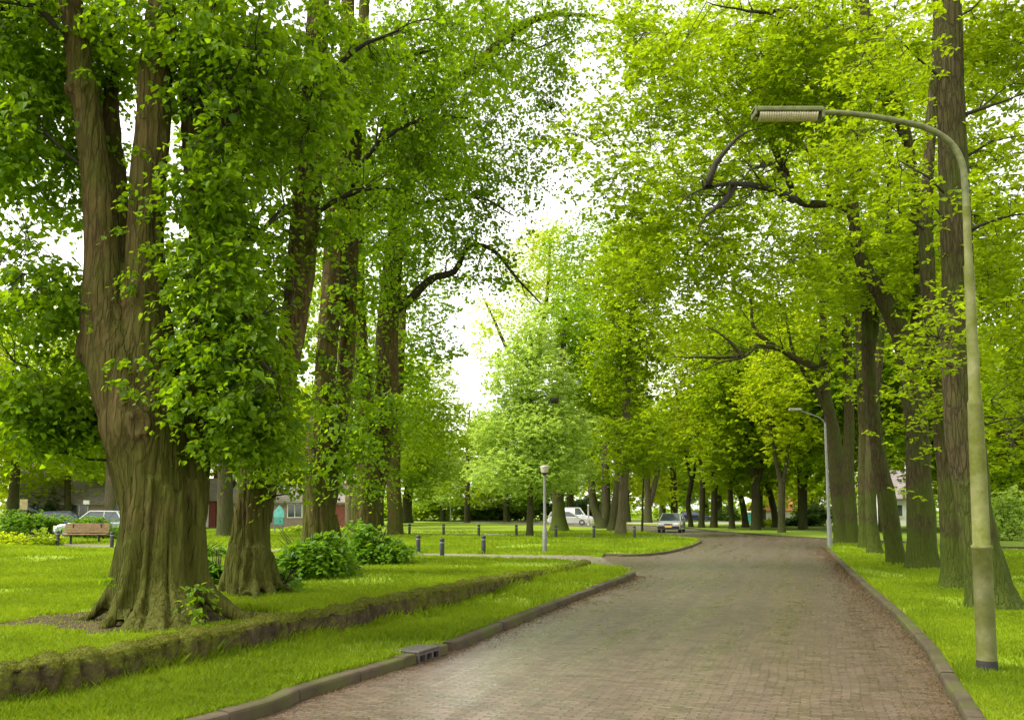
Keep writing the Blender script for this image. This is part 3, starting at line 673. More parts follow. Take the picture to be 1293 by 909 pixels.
for pl_, bx_, n_ in ((verge, (-7, 4, 6, 25), 2600), (rlawn, (3.5, 16, 6, 34), 4200)):
    q_ = np.column_stack([RNG.uniform(bx_[0], bx_[1], n_ * 5), 1 / RNG.uniform(1 / bx_[3], 1 / bx_[2], n_ * 5)]); q_ = q_[inpoly(q_, pl_)][:n_]; leaves(db, np.column_stack([q_, LZ + RNG.uniform(.01, .05, len(q_))]), .024 * np.clip(q_[:, 1] / 9, .9, 2.2), None, 0., .4, .5, None, 'far', .5)
tag(db.build('fallen_catkins', M['catkin']), 'tan fallen catkins and bud scales swept along the kerbs', 'debris', kind='stuff')
# weeds with broad leaves along the foot of the wall
wd_ = MB(); idx = RNG.integers(60, 399, 260); bp = wl[idx] - wnor[idx] * RNG.uniform(.0, .28, (260, 1)); bp = np.column_stack([bp, np.full(260, LZ + .01)])
for c_ in bp[bp[:, 1] < 26]:
    k = RNG.integers(4, 10); leaves(wd_, np.repeat(c_[None], k, 0), np.full(k, RNG.uniform(.04, .11)), None, .6, .35, .2, RNG.uniform(.2, .8, k), 'near', .7)
tag(wd_.build('weeds', M['leaf_mid']), 'broad leaved weeds growing along the foot of the wall', 'weeds', kind='stuff')

# mossy slabs behind the near part of the right kerb
sb = MB(); sR = np.concatenate([[0], np.cumsum(np.linalg.norm(np.diff(kr, axis=0), axis=1))]); a = .1
while a < 6.2:
    q = np.array([a + .01, a + .29]); X0 = np.interp(q, sR, kr[:, 0]); Y0 = np.interp(q, sR, kr[:, 1]); n0 = np.interp(q, sR, rn[:, 0]); n1 = np.interp(q, sR, rn[:, 1]); dz_ = RNG.normal(0, .003)
    V = [(x + nx_ * o, y + ny_ * o, z) for z in (LZ - .02, LZ + .022 + dz_) for x, y, nx_, ny_ in zip(X0, Y0, n0, n1) for o in (KW + .005, KW + .29 + RNG.normal(0, .006))]
    sb.add(V, [(4, 6, 7, 5), (0, 1, 5, 4), (1, 3, 7, 5), (3, 2, 6, 7), (2, 0, 4, 6)]); a += .30
tag(sb.build('paving_strip', M['kerb']), kind='structure')
# ------------------------------------------------------------------ hero limes on the left
def pix(d, *pp):                       # (px, py, radius_px[, depth offset]) -> points and radii at depth d
    Q = [P(p[0], p[1], d + (p[3] if len(p) > 3 else 0)) for p in pp]; Rr = [p[2] * (d + (p[3] if len(p) > 3 else 0)) / FP for p in pp]
    return np.array(Q), np.array(Rr)
def blob(px, py, d, rx, ry, rz, wt=1.): return (P(px, py, d), (rx * d / FP, rz, ry * d / FP), wt)
def stemtube(mb, d, pp, sides=28, step=.12):
    Q, Rr = pix(d, *pp); n = max(8, int(np.linalg.norm(np.diff(Q, axis=0), axis=1).sum() / step))
    q = catmull(np.column_stack([Q, Rr]), n); tube(mb, q[:, :3], q[:, 3], sides); return q
def flare(mb, foot, ends, r0, hz=1.0, r1=.05, trunk_r=.4):
    for e, k in ends:
        e = np.array(e, float); d = e - foot; L = np.linalg.norm(d[:2]); u_ = d / max(L, 1e-6); 
        p = [foot + u_ * trunk_r * .78 + [0, 0, hz * k * 1.9], foot + u_ * trunk_r * .9 + [0, 0, hz * k * 1.1], foot + u_ * (trunk_r * 1.05) + [0, 0, hz * k * .5], foot + u_ * (trunk_r + (L - trunk_r) * .42) + [0, 0, .12 * k], foot + u_ * (trunk_r + (L - trunk_r) * .75) + [0, 0, .0], e + [0, 0, -.08]]
        q = catmull(np.column_stack([p, [r0 * k * .55, r0 * k * .85, r0 * k, r0 * k * .85, r0 * k * .55, r1]]), 34)
        tube(mb, q[:, :3], q[:, 3], 16)
def taghint(t, q, step=6): t.skel(q[::step, :3], q[::step, 3])
LIME = 'old lime trees on the raised lawn'
# --- first lime: huge, forked
z0 = .38; f1 = G(200, 784, z0); d1 = f1[1]
T1 = Tree('lime_tree', f1, 'massive old forked lime with buttressed roots, nearest the stone wall', 'tree', LIME)
mb = MB()
A = [(200, 800, 60), (200, 760, 56), (199, 700, 46), (197, 640, 43), (190, 580, 47), (182, 540, 52), (176, 500, 46)]
q = stemtube(mb, d1, A, 48, .06); taghint(T1, q, 20)
for S in ([(180, 540, 46), (155, 480, 40), (138, 420, 34), (131, 350, 24), (128, 290, 20), (121, 220, 19), (111, 150, 19), (101, 90, 18), (93, 30, 17), (84, -60, 18), (70, -200, 14), (60, -330, 8)],
          [(185, 540, 46, .1), (185, 470, 38, .1), (184, 400, 32, .1), (184, 320, 24, .1), (187, 240, 22, .1), (192, 160, 22, .1), (196, 90, 22, .1), (204, 10, 17, .1), (208, -80, 15, .1), (215, -260, 10, .1), (218, -380, 6, .1)],
          [(218, 730, 30, .1), (226, 660, 33, .25), (232, 600, 34, .35), (238, 540, 32, .4), (250, 460, 27, .5), (262, 380, 25, .6), (262, 300, 24, .6), (256, 210, 24, .6), (250, 130, 20, .6), (258, 50, 17, .6), (262, -60, 14, .6), (270, -250, 8, .6)],
          [(190, 700, 34, .2), (172, 620, 30, .4), (150, 560, 20, .6), (138, 520, 17, .7), (130, 470, 15, .9), (126, 420, 13, 1.2)],
          [(170, 440, 16, .5), (156, 330, 12, .7), (150, 230, 11, .8), (140, 140, 10, .9), (146, 40, 8, .9)]):
    q = stemtube(mb, d1, S, 28, .1); taghint(T1, q, 4)
box(mb, P(112, 440, d1), (.30, .3, .42), .3, .1); kc = P(176, 535, d1 - .47); ka = np.linspace(0, 2 * PI, 17); tube(mb, kc + np.column_stack([.11 * np.cos(ka), 0 * ka, .13 * np.sin(ka)]), np.full(17, .045), 8)
lathe(mb, P(104, 112, d1), [(.02, -.25), (.2, -.12), (.23, 0), (.17, .16), (.02, .3)], 14)
E = [(G(168, 806, z0), .8), (G(210, 808, z0), .85), (G(252, 803, z0), .8), (G(135, 801, z0), .75), (G(84, 786, z0), .95), (G(118, 797, z0), 1.0), (G(150, 803, z0), 1.05), (G(186, 806, z0), .85), (G(232, 804, z0), 1.0), (G(268, 799, z0), .95), (G(346, 786, z0), 1.05), (G(292, 770, z0), .9), (G(110, 772, z0), .8), (G(180, 762, z0), .9), (G(250, 760, z0), .9)]
flare(mb, f1, E, .125, .85, .045, .50)
remesh(mb, 'trunk', .026, M['bark_lime'], T1.root, 3, .024, fold=.10)
for L_ in ([(96, 70, 0), (60, 20, -.3), (20, 0, -.5), (-50, -30, -.6)], [(262, 320, .5), (320, 300, .3), (360, 260, .2)], [(258, 220, .5), (300, 130, 0), (340, 60, -.3)], [(250, 440, .3), (300, 430, -.3), (345, 470, -.6)], [(204, 10, .1), (240, -60, -.4), (280, -120, -.8)]):
    Q = np.array([P(a, b, d1 + c) for a, b, c in L_]); T1.limb(Q, .06, .02, 8, wob=.15)
b1 = [blob(40, 420, d1 + .2, 90, 130, 1.0, 1.3), blob(60, 530, d1 + .3, 60, 50, .7, 2.), blob(30, 180, d1 + .6, 110, 120, 1.4, .9), blob(60, 30, d1 + .5, 130, 90, 1.5, 1.), blob(290, 470, d1 - .1, 75, 110, .9, 2.0), blob(266, 350, d1 - .2, 58, 80, .5, 1.9), blob(268, 240, d1 - .1, 62, 80, .7, 1.5), blob(330, 130, d1 + .3, 110, 110, 1.2, .9), blob(250, 30, d1 - .1, 120, 70, 1.1, .9), blob(320, 530, d1 + .4, 55, 70, .5, 2.0), blob(80, 520, d1 + .4, 45, 55, .5, 1.5), blob(200, -160, d1 + .5, 260, 110, 2.4, .35)]
cl = T1.grow(b1, 130, 1850, .42, 1.1, 1)
sprays(T1.cr, cl, 28, .27, .088, 'near', .5, -.55, .6, .4)
# shoots sprouting on the trunk itself
c2 = np.array([P(x, y, d1 - dd) for x, y, dd in [(150, 480, .6), (165, 495, .62), (180, 455, .55), (150, 455, .5), (200, 470, .6), (215, 500, .6), (160, 345, .35), (170, 360, .35), (125, 60, .4), (105, 90, .4), (195, 50, .35), (215, 120, .35), (150, 230, .3), (160, 250, .3), (190, 310, .35), (200, 260, .35), (245, 740, .75), (250, 755, .8), (248, 770, .85), (225, 400, .5), (240, 420, .5), (210, 430, .55), (128, 728, .5), (178, 190, .4), (160, 290, .3), (230, 520, .6), (240, 560, .6), (232, 540, .6), (215, 380, .45), (205, 340, .4)]])
sprays(T1.cr, c2, 20, .15, .075, 'near', .8, -.5, .6, .4)
T1.finish(M['bark_lime'], M['leaf_lime'], M['twig'])
def lime(f, label, stems, roots, blobs, limbs, nclu, per=22, size=.09, seed=1, gate=.42, vox=.035, rad=.3, r_tr=.42, kind='near', nsec=80, z=.38, basal=None, hgt=.8):
    ft = G(f[0], f[1], z)
    if z > .2:
        for _ in range(4): z = lawn_z(ft[0], ft[1]); ft = G(f[0], f[1], z)
    d = ft[1]; T = Tree('lime_tree', ft, label, 'tree', LIME); mb = MB()
    for S in stems: q = stemtube(mb, d, S, 28, .12); taghint(T, q, 4)
    flare(mb, ft, [(G(a, b, z), k) for a, b, k in roots], r_tr * .36, hgt * .75, .05, r_tr)
    remesh(mb, 'trunk', vox, M['bark_lime'], T.root, seed, .022, fold=.07)
    for L_ in limbs: T.limb(np.array([P(a, b, d + c) for a, b, c in L_[1]]), L_[0], .02, 8, wob=.12)
    cl = T.grow([blob(b[0], b[1], d + b[2], *b[3:]) for b in blobs], nsec, nclu, gate, .9, seed)
    sprays(T.cr, cl, per, rad, size, kind, .5, -.5, .6, .4)
    T.finish(M['bark_lime'], M['leaf_lime'], M['twig']); return T
T2 = lime((316, 752), 'lime with a second stem leaning right, just behind the huge forked one',
  [[(316, 765, 32), (316, 720, 28), (318, 660, 24), (322, 610, 23), (318, 560, 18), (306, 480, 15), (300, 380, 13), (298, 280, 12), (292, 160, 11), (286, 20, 9), (280, -180, 6)],
   [(326, 660, 18, .2), (338, 590, 17, .2), (353, 510, 16, .2), (367, 430, 16, .2), (380, 340, 18, .2), (386, 260, 18, .2), (392, 180, 17, .2), (398, 90, 16, .2), (402, 0, 14, .2), (410, -180, 8, .2)]],
  [(276, 750, .8), (296, 760, .7), (322, 762, .7), (350, 756, .7), (395, 753, .6), (345, 744, .6)],
  [(330, 330, 0, 80, 120, .8, 1.), (355, 560, -.2, 50, 70, .5, 1.4), (330, 130, .3, 110, 110, 1.3, 1.), (430, 60, .2, 80, 90, 1.3, 1.), (300, 480, -.2, 60, 70, .6, 1.), (430, 230, 0, 60, 90, .8, 1.), (370, -120, .5, 200, 90, 2., .4)],
  [(.06, [(385, 280, .2), (430, 250, 0), (480, 240, -.2)]), (.06, [(395, 120, 0), (450, 60, -.3), (500, 40, -.6)]), (.05, [(300, 300, 0), (270, 250, .2), (250, 200, .3)])], 900, seed=5, gate=.45)
T3 = lime((410, 722), 'lime with a thick ribbed trunk in a green clump of shoots, third along the wall',
  [[(405, 735, 34), (403, 690, 23), (401, 640, 20), (402, 590, 18), (408, 520, 16), (413, 440, 14), (420, 350, 15), (428, 250, 13), (436, 120, 11), (440, -20, 8)],
   [(411, 650, 14, .2), (424, 560, 11, .3), (436, 470, 11, .4), (440, 380, 10, .4), (446, 250, 10, .4), (452, 100, 8, .4)]],
  [(368, 725, 1.), (395, 733, .9), (425, 731, .9), (470, 723, 1.1), (440, 715, .8)],
  [(430, 300, 0, 90, 120, 1.4, 1.), (470, 140, 0, 120, 110, 2., 1.), (425, 540, -.5, 50, 80, .9, 2.0), (560, 60, 0, 110, 90, 2., .9), (520, 200, 0, 80, 70, 1.5, .8), (400, 430, -.3, 50, 60, .7, 1.), (480, -80, 0, 170, 60, 2.5, .4)],
  [(.08, [(428, 250, 0), (480, 180, -.3), (540, 150, -.5), (590, 150, -.6)]), (.08, [(434, 140, 0), (500, 80, -.3), (560, 60, -.5)])], 950, 24, .10, 9, .46, .04, .38, .32)
T4 = lime((466, 707), 'lime with two dark leafy stems and a bushy base, nearest the side path',
  [[(468, 716, 32), (463, 680, 21), (460, 640, 18), (463, 590, 15), (460, 510, 13), (454, 430, 11), (448, 330, 13), (450, 220, 11), (456, 90, 9), (462, -30, 7)],
   [(468, 650, 13, .4), (484, 560, 13, .5), (488, 490, 15, .5), (489, 430, 15, .6), (492, 380, 14, .6), (500, 300, 11, .6), (520, 200, 9, .6), (560, 120, 8, .6), (608, 79, 8, .6), (644, 43, 7, .6), (690, 20, 5, .6), (740, 20, 3, .6), (768, 19, 1, .6)]],
  [(430, 709, 1.), (455, 716, .9), (480, 714, .9), (530, 709, 1.2), (490, 702, .8)],
  [(480, 330, 0, 80, 80, 1.8, 1.), (530, 250, 0, 110, 90, 2.2, 1.), (580, 150, 0, 110, 100, 2.5, .9), (620, 250, 0, 70, 60, 1.8, .7), (620, 40, 0, 110, 60, 2.2, .8), (660, 100, 0, 60, 60, 1.5, .45), (478, 530, -.6, 45, 100, 1.1, 1.9), (725, 32, .3, 55, 32, 1.1, 1.3), (590, 330, 0, 80, 40, 1.4, .8), (450, 450, -.3, 50, 70, 1., 1.), (690, 190, 0, 40, 70, 1.2, .55), (700, 90, 0, 40, 50, 1.2, .5), (640, 330, 0, 45, 35, 1.2, .8), (540, -60, 0, 160, 50, 2.5, .4)],
  [(.15, [(489, 400, .6), (521, 375, .4), (545, 352, .3), (575, 343, .2), (591, 312, .2), (623, 315, .1), (651, 347, 0), (683, 382, -.1)]), (.08, [(450, 300, 0), (520, 260, -.3), (600, 250, -.6), (650, 270, -.8)]), (.07, [(608, 79, .6), (650, 50, .4), (676, 64, .3), (712, 48, .2)]), (.07, [(456, 100, 0), (500, 40, -.4), (560, 20, -.8)])], 1700, 24, .105, 13, .46, .045, .45, .34)
T5 = lime((498, 676), 'slimmer lime half hidden behind the bushy-based trunk, its low crown hanging towards the path',
  [[(500, 684, 12), (499, 650, 10), (497, 600, 9), (500, 520, 8), (505, 440, 7), (510, 360, 5)]], [(488, 677, .8), (512, 677, .8)],
  [(510, 440, 0, 75, 50, 3., 1.), (550, 420, 0, 45, 35, 2., .7), (505, 520, 0, 45, 60, 2.5, 1.), (530, 360, 0, 70, 50, 3., .8)], [], 520, 20, .19, 17, .42, .07, .6, .4, 'far', 60, LZ)
# basal shoots: leafy clumps at the feet of the limes
def clump(name, cx, cy, rx, ry, zc, mat, label, n, size=.09, z=.38, rz=None, cat='shrub', kind='near', group=None, stems=26, flatb=.5):
    c = G(cx, cy, z)
    if z > .2:
        for _ in range(4): z = lawn_z(c[0], c[1]); c = G(cx, cy, z)
    d = c[1]; T = Tree(name, c, label, cat, group); rx_ = rx * d / FP; h_ = ry * 2 * d / FP
    for k in range(stems):
        a = RNG.uniform(0, 2 * PI); e = c + np.array([math.cos(a) * rx_ * .8, math.sin(a) * (rz or rx_) * .8, h_ * RNG.uniform(.5, .95)])
        b = c + (e - c) * [.2, .2, 0]; T.limb(np.array([b, (b + e) / 2 + [0, 0, .1 * h_], e]), .012, .005, 4)
    rzz = rz or rx_; b_ = [(c + [0, 0, h_ * .3], (rx_ * .85, rzz * .85, h_ * .3), .8)]
    for k in range(6):
        a = RNG.uniform(0, 2 * PI); q_ = RNG.uniform(.15, .75); hh = h_ * RNG.uniform(.35, .95) * (1.15 - .6 * q_); b_.append((c + [math.cos(a) * rx_ * q_, math.sin(a) * rzz * q_, hh * .62], (rx_ * .38, rzz * .38, hh * .42), 1.2))
    cl = sample_blobs(b_, n, .38, 2.2, int(cx)); cl = cl[cl[:, 2] > c[2] + .03]
    sprays(T.cr, cl, 14, size * 2.4, size, kind, .6, -.15, .5, .4); T.finish(M['twig'], mat, crown='foliage'); return T
clump('lime_shoots', 352, 750, 30, 18, 0, M['leaf_shoot'], 'small clump of lime shoots beside the roots of the second trunk', 60, .095, flatb=.5)
clump('lime_shoots', 274, 738, 26, 24, 0, M['leaf_shoot'], 'loose pale shoots between the huge forked lime and the next trunk', 55, .09)
clump('lime_shoots', 396, 728, 56, 33, 0, M['leaf_shoot'], 'dense bushy shoots wrapped round the foot of the third lime', 330, .105)
clump('lime_shoots', 474, 712, 50, 30, 0, M['leaf_shoot'], 'rounded mound of shoots at the foot of the lime nearest the path', 320, .12)
clump('lime_shoots', 250, 706, 40, 14, 0, M['leaf_shoot'], 'low spray of shoots showing to the right of the huge lime, above the lawn', 40, .1)
# ------------------------------------------------------------------ oaks on the right
OAK = 'oaks along the right side of the road'
def oak(f, label, stems, roots, blobs, limbs, nclu, per=20, size=.12, seed=1, gate=.45, rad=.42, r_tr=.4, kind='oak', nsec=90, leaf='leaf_oak', z=LZ, group=OAK, bark='bark_oak', gs=.7, disp=.022, hgt=.45, flat=.35, thin=1.):
    ft = G(f[0], f[1], z); d = ft[1]; T = Tree('oak_tree', ft, label, 'tree', group)
    mb = MB()
    for S in stems:
        Q, Rr = pix(d, *S); n = max(8, int(np.linalg.norm(np.diff(Q, axis=0), axis=1).sum() / .08)); q = catmull(np.column_stack([Q, Rr]), n); q[:, 3] *= 1 + .28 * np.exp(-np.maximum(q[:, 2] - z, 0) / .22) * .6; q[:, 3] *= thin
        tube(mb, q[:, :3], q[:, 3], 40, True, barkdisp(seed, disp)); taghint(T, q, 8)
    if 0: flare(mb, ft, [(ft + np.array([math.cos(a) * r_tr * 1.5, math.sin(a) * r_tr * 1.5, 0]), .85 + .3 * math.sin(a * 3 + seed)) for a in np.arange(7) * 2 * PI / 7 + seed], r_tr * .30, hgt * .8, .04, r_tr * .85)
    if d < 30: remesh(mb, 'trunk', .035, M[bark], T.root, seed, .016, 2)
    else: T.tr = mb
    for L_ in limbs: T.limb(np.array([P(a, b, d + c) for a, b, c in L_[1]]), L_[0], .012, 8, wob=.25)
    cl = T.grow([blob(b[0], b[1], d + b[2], *b[3:]) for b in blobs], nsec, nclu, gate, gs, seed)
    sprays(T.cr, cl, per, rad, size, kind, flat, -.12, .45, .35)
    T.finish(M[bark], M[leaf], M['twig'] if d < 30 else None); return T
Ta = oak((1062, 684), 'farthest oak of the right-hand row, with a crooked limb over the road',
  [[(1064, 690, 14), (1060, 650, 11), (1056, 600, 11), (1054, 560, 11), (1047, 520, 10), (1043, 500, 9), (1040, 440, 6), (1039, 350, 6), (1046, 260, 5), (1050, 150, 5), (1050, 60, 3)], [(1046, 520, 7), (1032, 495, 5), (1018, 474, 4), (1000, 440, 3), (990, 380, 2.5)]], 0,
  [(900, 420, -6, 90, 60, 3., .9), (850, 300, -5, 90, 90, 3.5, 1.), (960, 330, -3, 90, 90, 4., 1.), (840, 200, -4, 80, 70, 3.5, .9), (940, 180, -2, 100, 90, 4., 1.), (1010, 430, -2, 70, 60, 3., .8), (820, 400, -5, 60, 50, 3., .8), (1030, 250, 0, 80, 100, 4., .8), (900, 60, 0, 110, 70, 4., .7)],
  [(.24, [(1043, 470, 0), (1010, 455, -3.8), (980, 439, -6.2), (955, 437, -7.5), (935, 452, -8.8), (900, 462, -10.0), (868, 478, -10.0)]), (.12, [(938, 450, -8.8), (915, 425, -8.8), (887, 406, -8.8)]), (.15, [(980, 440, -6.2), (952, 415, -6.2), (949, 385, -6.2), (942, 362, -6.2)]), (.1, [(930, 450, -8.8), (890, 452, -8.8), (850, 455, -10.0)])], 1400, 20, .17, 21, .48, .8, .38, 'far', 150, thin=.78)
Tb = oak((1076, 687), 'slim upright oak, second from the far end of the right-hand row',
  [[(1077, 694, 13), (1075, 650, 10), (1071, 600, 10), (1072, 540, 9), (1071, 460, 8), (1066, 380, 7), (1060, 300, 6), (1058, 180, 5), (1055, 60, 4)]], 0,
  [(1000, 330, -3, 90, 100, 3.5, .9), (1060, 200, 0, 90, 110, 4., .9), (930, 90, -3, 110, 80, 4., .8), (1040, 40, 0, 100, 60, 3.5, .6), (1070, 430, 1, 60, 60, 3., .6)],
  [(.1, [(1060, 300, 0), (1000, 240, -2), (940, 220, -4)])], 700, 18, .17, 23, .48, .8, .35, 'far', 90, thin=.72)
Tc = oak((1091, 693), 'straight slim oak, third from the far end on the right',
  [[(1092, 700, 12), (1091, 660, 9), (1090, 600, 9), (1090, 540, 8), (1086, 460, 8), (1085, 360, 7), (1080, 260, 6), (1070, 120, 5), (1065, 0, 4)]], 0,
  [(1090, 470, 0, 50, 60, 2., .7), (1100, 300, 0, 80, 100, 3., .9), (1060, 120, 0, 90, 100, 3.5, .8), (1000, 200, -3, 90, 90, 3.5, .7)], [], 550, 18, .16, 25, .48, .75, .33, 'far', 80, thin=.70)
Td = oak((1105, 700), 'short-looking oak trunk with a swollen foot, fourth from the far end on the right',
  [[(1106, 708, 16), (1103, 680, 11), (1100, 640, 10), (1100, 580, 10), (1104, 500, 9), (1112, 420, 8), (1118, 340, 7), (1124, 220, 6), (1120, 100, 5)]], 0,
  [(1110, 380, 0, 60, 70, 2.5, .8), (1150, 260, 0, 80, 90, 3., .8), (1110, 130, 0, 100, 90, 3.5, .8)], [], 500, 18, .15, 27, .48, .7, .38, 'far', 80, thin=.74)
Te = oak((1131, 713), 'oak leaning left over the road, middle of the right-hand row',
  [[(1134, 722, 18), (1129, 690, 14), (1122, 640, 14), (1112, 590, 13), (1104, 540, 12), (1098, 480, 10), (1095, 420, 9), (1093, 350, 8), (1085, 290, 7), (1060, 260, 6), (1030, 258, 6), (1008, 254, 6), (990, 215, 6), (970, 167, 5), (955, 120, 4), (940, 40, 3)], [(1098, 460, 6), (1110, 380, 5), (1120, 300, 5), (1122, 200, 4), (1110, 80, 3)]], 0,
  [(880, 240, -3, 100, 70, 3., 1.), (950, 100, -2, 110, 80, 3., 1.), (830, 110, -3, 70, 70, 2.5, .8), (870, 350, -3, 90, 60, 2.5, .9), (1050, 350, 0, 70, 70, 2.5, .8), (800, 310, -3, 45, 70, 2., .8), (1040, 140, 0, 90, 90, 2.5, .8), (850, 20, -2, 80, 40, 2.2, .7), (745, 130, -3, 45, 60, 1.8, .45), (760, 210, -3, 40, 60, 1.8, .6), (800, 40, -2, 50, 50, 2., .5), (730, 170, -3, 35, 25, 1.2, .4)],
  [(0.136, [(1002, 252, -1.0), (985, 243, -2.5), (966, 236, -3.4), (927, 234, -4.8), (891, 238, -6.3), (850, 262, -7.2)]), (0.102, [(893, 236, -6.3), (903, 208, -6.3), (919, 190, -6.3), (940, 170, -6.3), (965, 163, -6.3)]), (0.102, [(927, 234, -4.8), (915, 255, -5.3), (890, 275, -6.3), (880, 300, -6.3)]), (0.119, [(990, 225, 0), (975, 210, -2.5), (950, 214, -4.4), (930, 235, -5.2)]), (0.111, [(1040, 60, 0), (1010, 14, -2.5), (960, 18, -4.4), (930, 16, -5.3), (895, 6, -6.3)])], 1300, 24, .14, 29, .49, .68, .42, 'oak', 150, thin=.84)
Tf = oak((1164, 719), 'stout dark oak whose stem bends left high up, right of the leaning oak',
  [[(1167, 730, 27), (1164, 700, 21), (1162, 650, 19), (1160, 590, 17), (1158, 540, 16), (1152, 480, 15), (1142, 430, 14), (1126, 395, 13), (1108, 365, 12), (1093, 340, 11), (1082, 310, 9), (1074, 250, 8)],
   [(1150, 470, 12), (1158, 400, 9), (1160, 300, 8), (1150, 200, 9), (1136, 150, 10), (1117, 105, 14), (1100, 50, 14), (1085, 0, 13), (1070, -80, 10)]], 0,
  [(1130, 300, -.5, 80, 90, 2., .8), (1190, 380, .5, 70, 80, 2., .7), (1060, 100, -1, 110, 90, 2.5, 1.), (1000, 30, -1.5, 100, 60, 2.2, .8), (1180, 120, .5, 80, 110, 2.2, .7), (1170, 540, -.2, 50, 50, 1., .35), (1010, 330, -2, 60, 60, 2., .7)],
  [(.07, [(1085, 60, 0), (1040, 35, -1), (1000, 60, -1.5)]), (.06, [(1160, 330, 0), (1210, 290, .5), (1250, 300, .8)])], 850, 24, .125, 31, .49, .55, .5, 'oak', 110, thin=.92)
Tg = oak((1205, 743), 'straight mossy oak without lean, just left of the tall concrete lamp post',
  [[(1206, 756, 21), (1205, 720, 16), (1202, 660, 15), (1196, 600, 14), (1190, 540, 13), (1184, 480, 11), (1178, 420, 10), (1170, 330, 9), (1172, 220, 8), (1180, 90, 7), (1185, -40, 5)]], 0,
  [(1175, 470, -.4, 50, 80, 1.2, .6), (1150, 580, -.4, 30, 40, .8, .35), (1250, 250, .6, 80, 110, 1.8, .8), (1270, 420, .8, 60, 90, 1.6, .7), (1230, 60, .4, 100, 80, 1.8, .8), (1090, 200, -.8, 80, 70, 1.8, .6)],
  [(.05, [(1172, 240, 0), (1220, 215, .3), (1270, 200, .5)])], 600, 24, .115, 33, .49, .5, .36, 'oak', 90, 'leaf_oak_near')
Th = oak((1250, 768), 'tall oak with a flared foot behind the concrete lamp post, nearest on the right',
  [[(1258, 784, 33), (1250, 745, 27), (1240, 700, 25), (1230, 640, 23), (1222, 580, 22), (1214, 520, 22), (1210, 440, 22), (1208, 360, 20), (1206, 280, 20), (1203, 200, 20), (1200, 120, 19), (1198, 40, 19), (1196, -60, 17), (1190, -220, 12)]], 0,
  [(1270, 330, 0, 60, 90, 1.2, .7), (1280, 180, .2, 60, 90, 1.4, .8), (1190, 420, -.9, 45, 70, .5, .5), (1120, 60, -.4, 70, 60, 1.4, .5), (1280, 40, .3, 70, 70, 1.4, .7), (1150, 230, -.8, 50, 60, 1.1, .5), (1290, 520, .5, 40, 60, 1., .5), (1200, -120, 0, 160, 60, 2., .4)],
  [(.05, [(1204, 150, 0), (1240, 135, -.2), (1290, 118, -.4)]), (.04, [(1206, 300, 0), (1250, 280, -.3), (1300, 270, -.5)])], 540, 24, .10, 35, .48, .42, .48, 'oak', 90, 'leaf_oak_near')
# ------------------------------------------------------------------ mid-distance trees, each with its own shape
def mid(f, label, r_px, blobs, nclu, leaf='leaf_oak', bark='bark_far', stems=None, size=.2, per=18, rad=.7, seed=1, gate=.36, limbs=(), z=LZ, group=None, top=None, nsec=46, name='tree', gs=.5):
    ft = G(f[0], f[1], z); d = ft[1]; T = Tree(name, ft, label, 'tree', group)
    top = top if top is not None else min(b[1] for b in blobs)
    for S in (stems or [[(f[0], f[1] + 4, r_px * 1.35), (f[0], f[1] - 10, r_px), (f[0] + 1, (f[1] + top) / 2, r_px * .7), (f[0] + 2, top, r_px * .25)]]):
        Q, Rr = pix(d, *S); n = max(8, int(np.linalg.norm(np.diff(Q, axis=0), axis=1).sum() / .25)); q = catmull(np.column_stack([Q, Rr]), n)
        tube(T.tr, q[:, :3], q[:, 3], 14, True, barkdisp(seed, .02)); taghint(T, q, 3)
    for L_ in limbs: T.limb(np.array([P(a, b, d + c) for a, b, c in L_[1]]), L_[0], .03, 7, wob=.2)
    cl = T.grow([blob(b[0], b[1], d + b[2], *b[3:]) for b in blobs], nsec, nclu, gate, gs, seed, twig=False)
    sprays(T.cr, cl, per, rad, size, 'far', .5, -.2, .5, .4); T.finish(M[bark], M[leaf]); return T
mid((669, 678), 'pale green conical young tree with a slim trunk, right beside the small park lamp', 4.5,
    [(671, 422, 0, 34, 44, 1.5, 1.), (668, 480, 0, 60, 55, 2.8, 1.), (674, 545, 0, 80, 52, 3.8, 1.), (668, 594, 0, 84, 32, 4., .9)], 2900, 'leaf_pale', size=.16, rad=.5, seed=41, gate=.30, name='conical_tree', gs=1.)
mid((706, 671), 'broad oak with a cone-flared trunk in front of the silver estate car', 9, [(715, 420, 1, 50, 60, 4, 1.), (705, 560, 2, 50, 50, 4, .8), (740, 480, 2, 45, 70, 4, .8)], 1300, 'leaf_deep', 'bark_oak',
    [[(706, 676, 17), (706, 662, 11), (705, 640, 8), (705, 600, 7), (706, 500, 5), (715, 400, 3)]], seed=42)
mid((757, 667), 'dark V-forked tree with two thick blackish stems', 8, [(760, 420, 3, 55, 80, 4, 1.), (740, 330, 4, 60, 70, 4.5, .8), (770, 540, 3, 40, 40, 3, .6)], 1300, 'leaf_deep', 'bark_far',
    [[(760, 672, 12), (759, 660, 9), (752, 645, 5.5), (747, 620, 4.5), (746, 590, 4), (740, 500, 3)], [(762, 660, 8), (765, 645, 6.5), (765, 600, 5), (765, 570, 5), (770, 480, 4), (775, 380, 3)]], seed=43)
mid((784, 675), 'thick pale-barked trunk with a mossy foot just left of the parked hatchback', 8, [(800, 340, -1, 60, 70, 4., 1.), (790, 450, 0, 55, 70, 3.5, 1.), (800, 560, -1, 45, 40, 3, .8), (775, 560, 0, 40, 45, 3, .6)], 1900, 'leaf_oak', 'bark_pale',
    [[(784, 680, 11), (784, 665, 7), (786, 640, 6), (788, 600, 6), (790, 540, 6), (792, 480, 5), (800, 380, 4)]], seed=44)
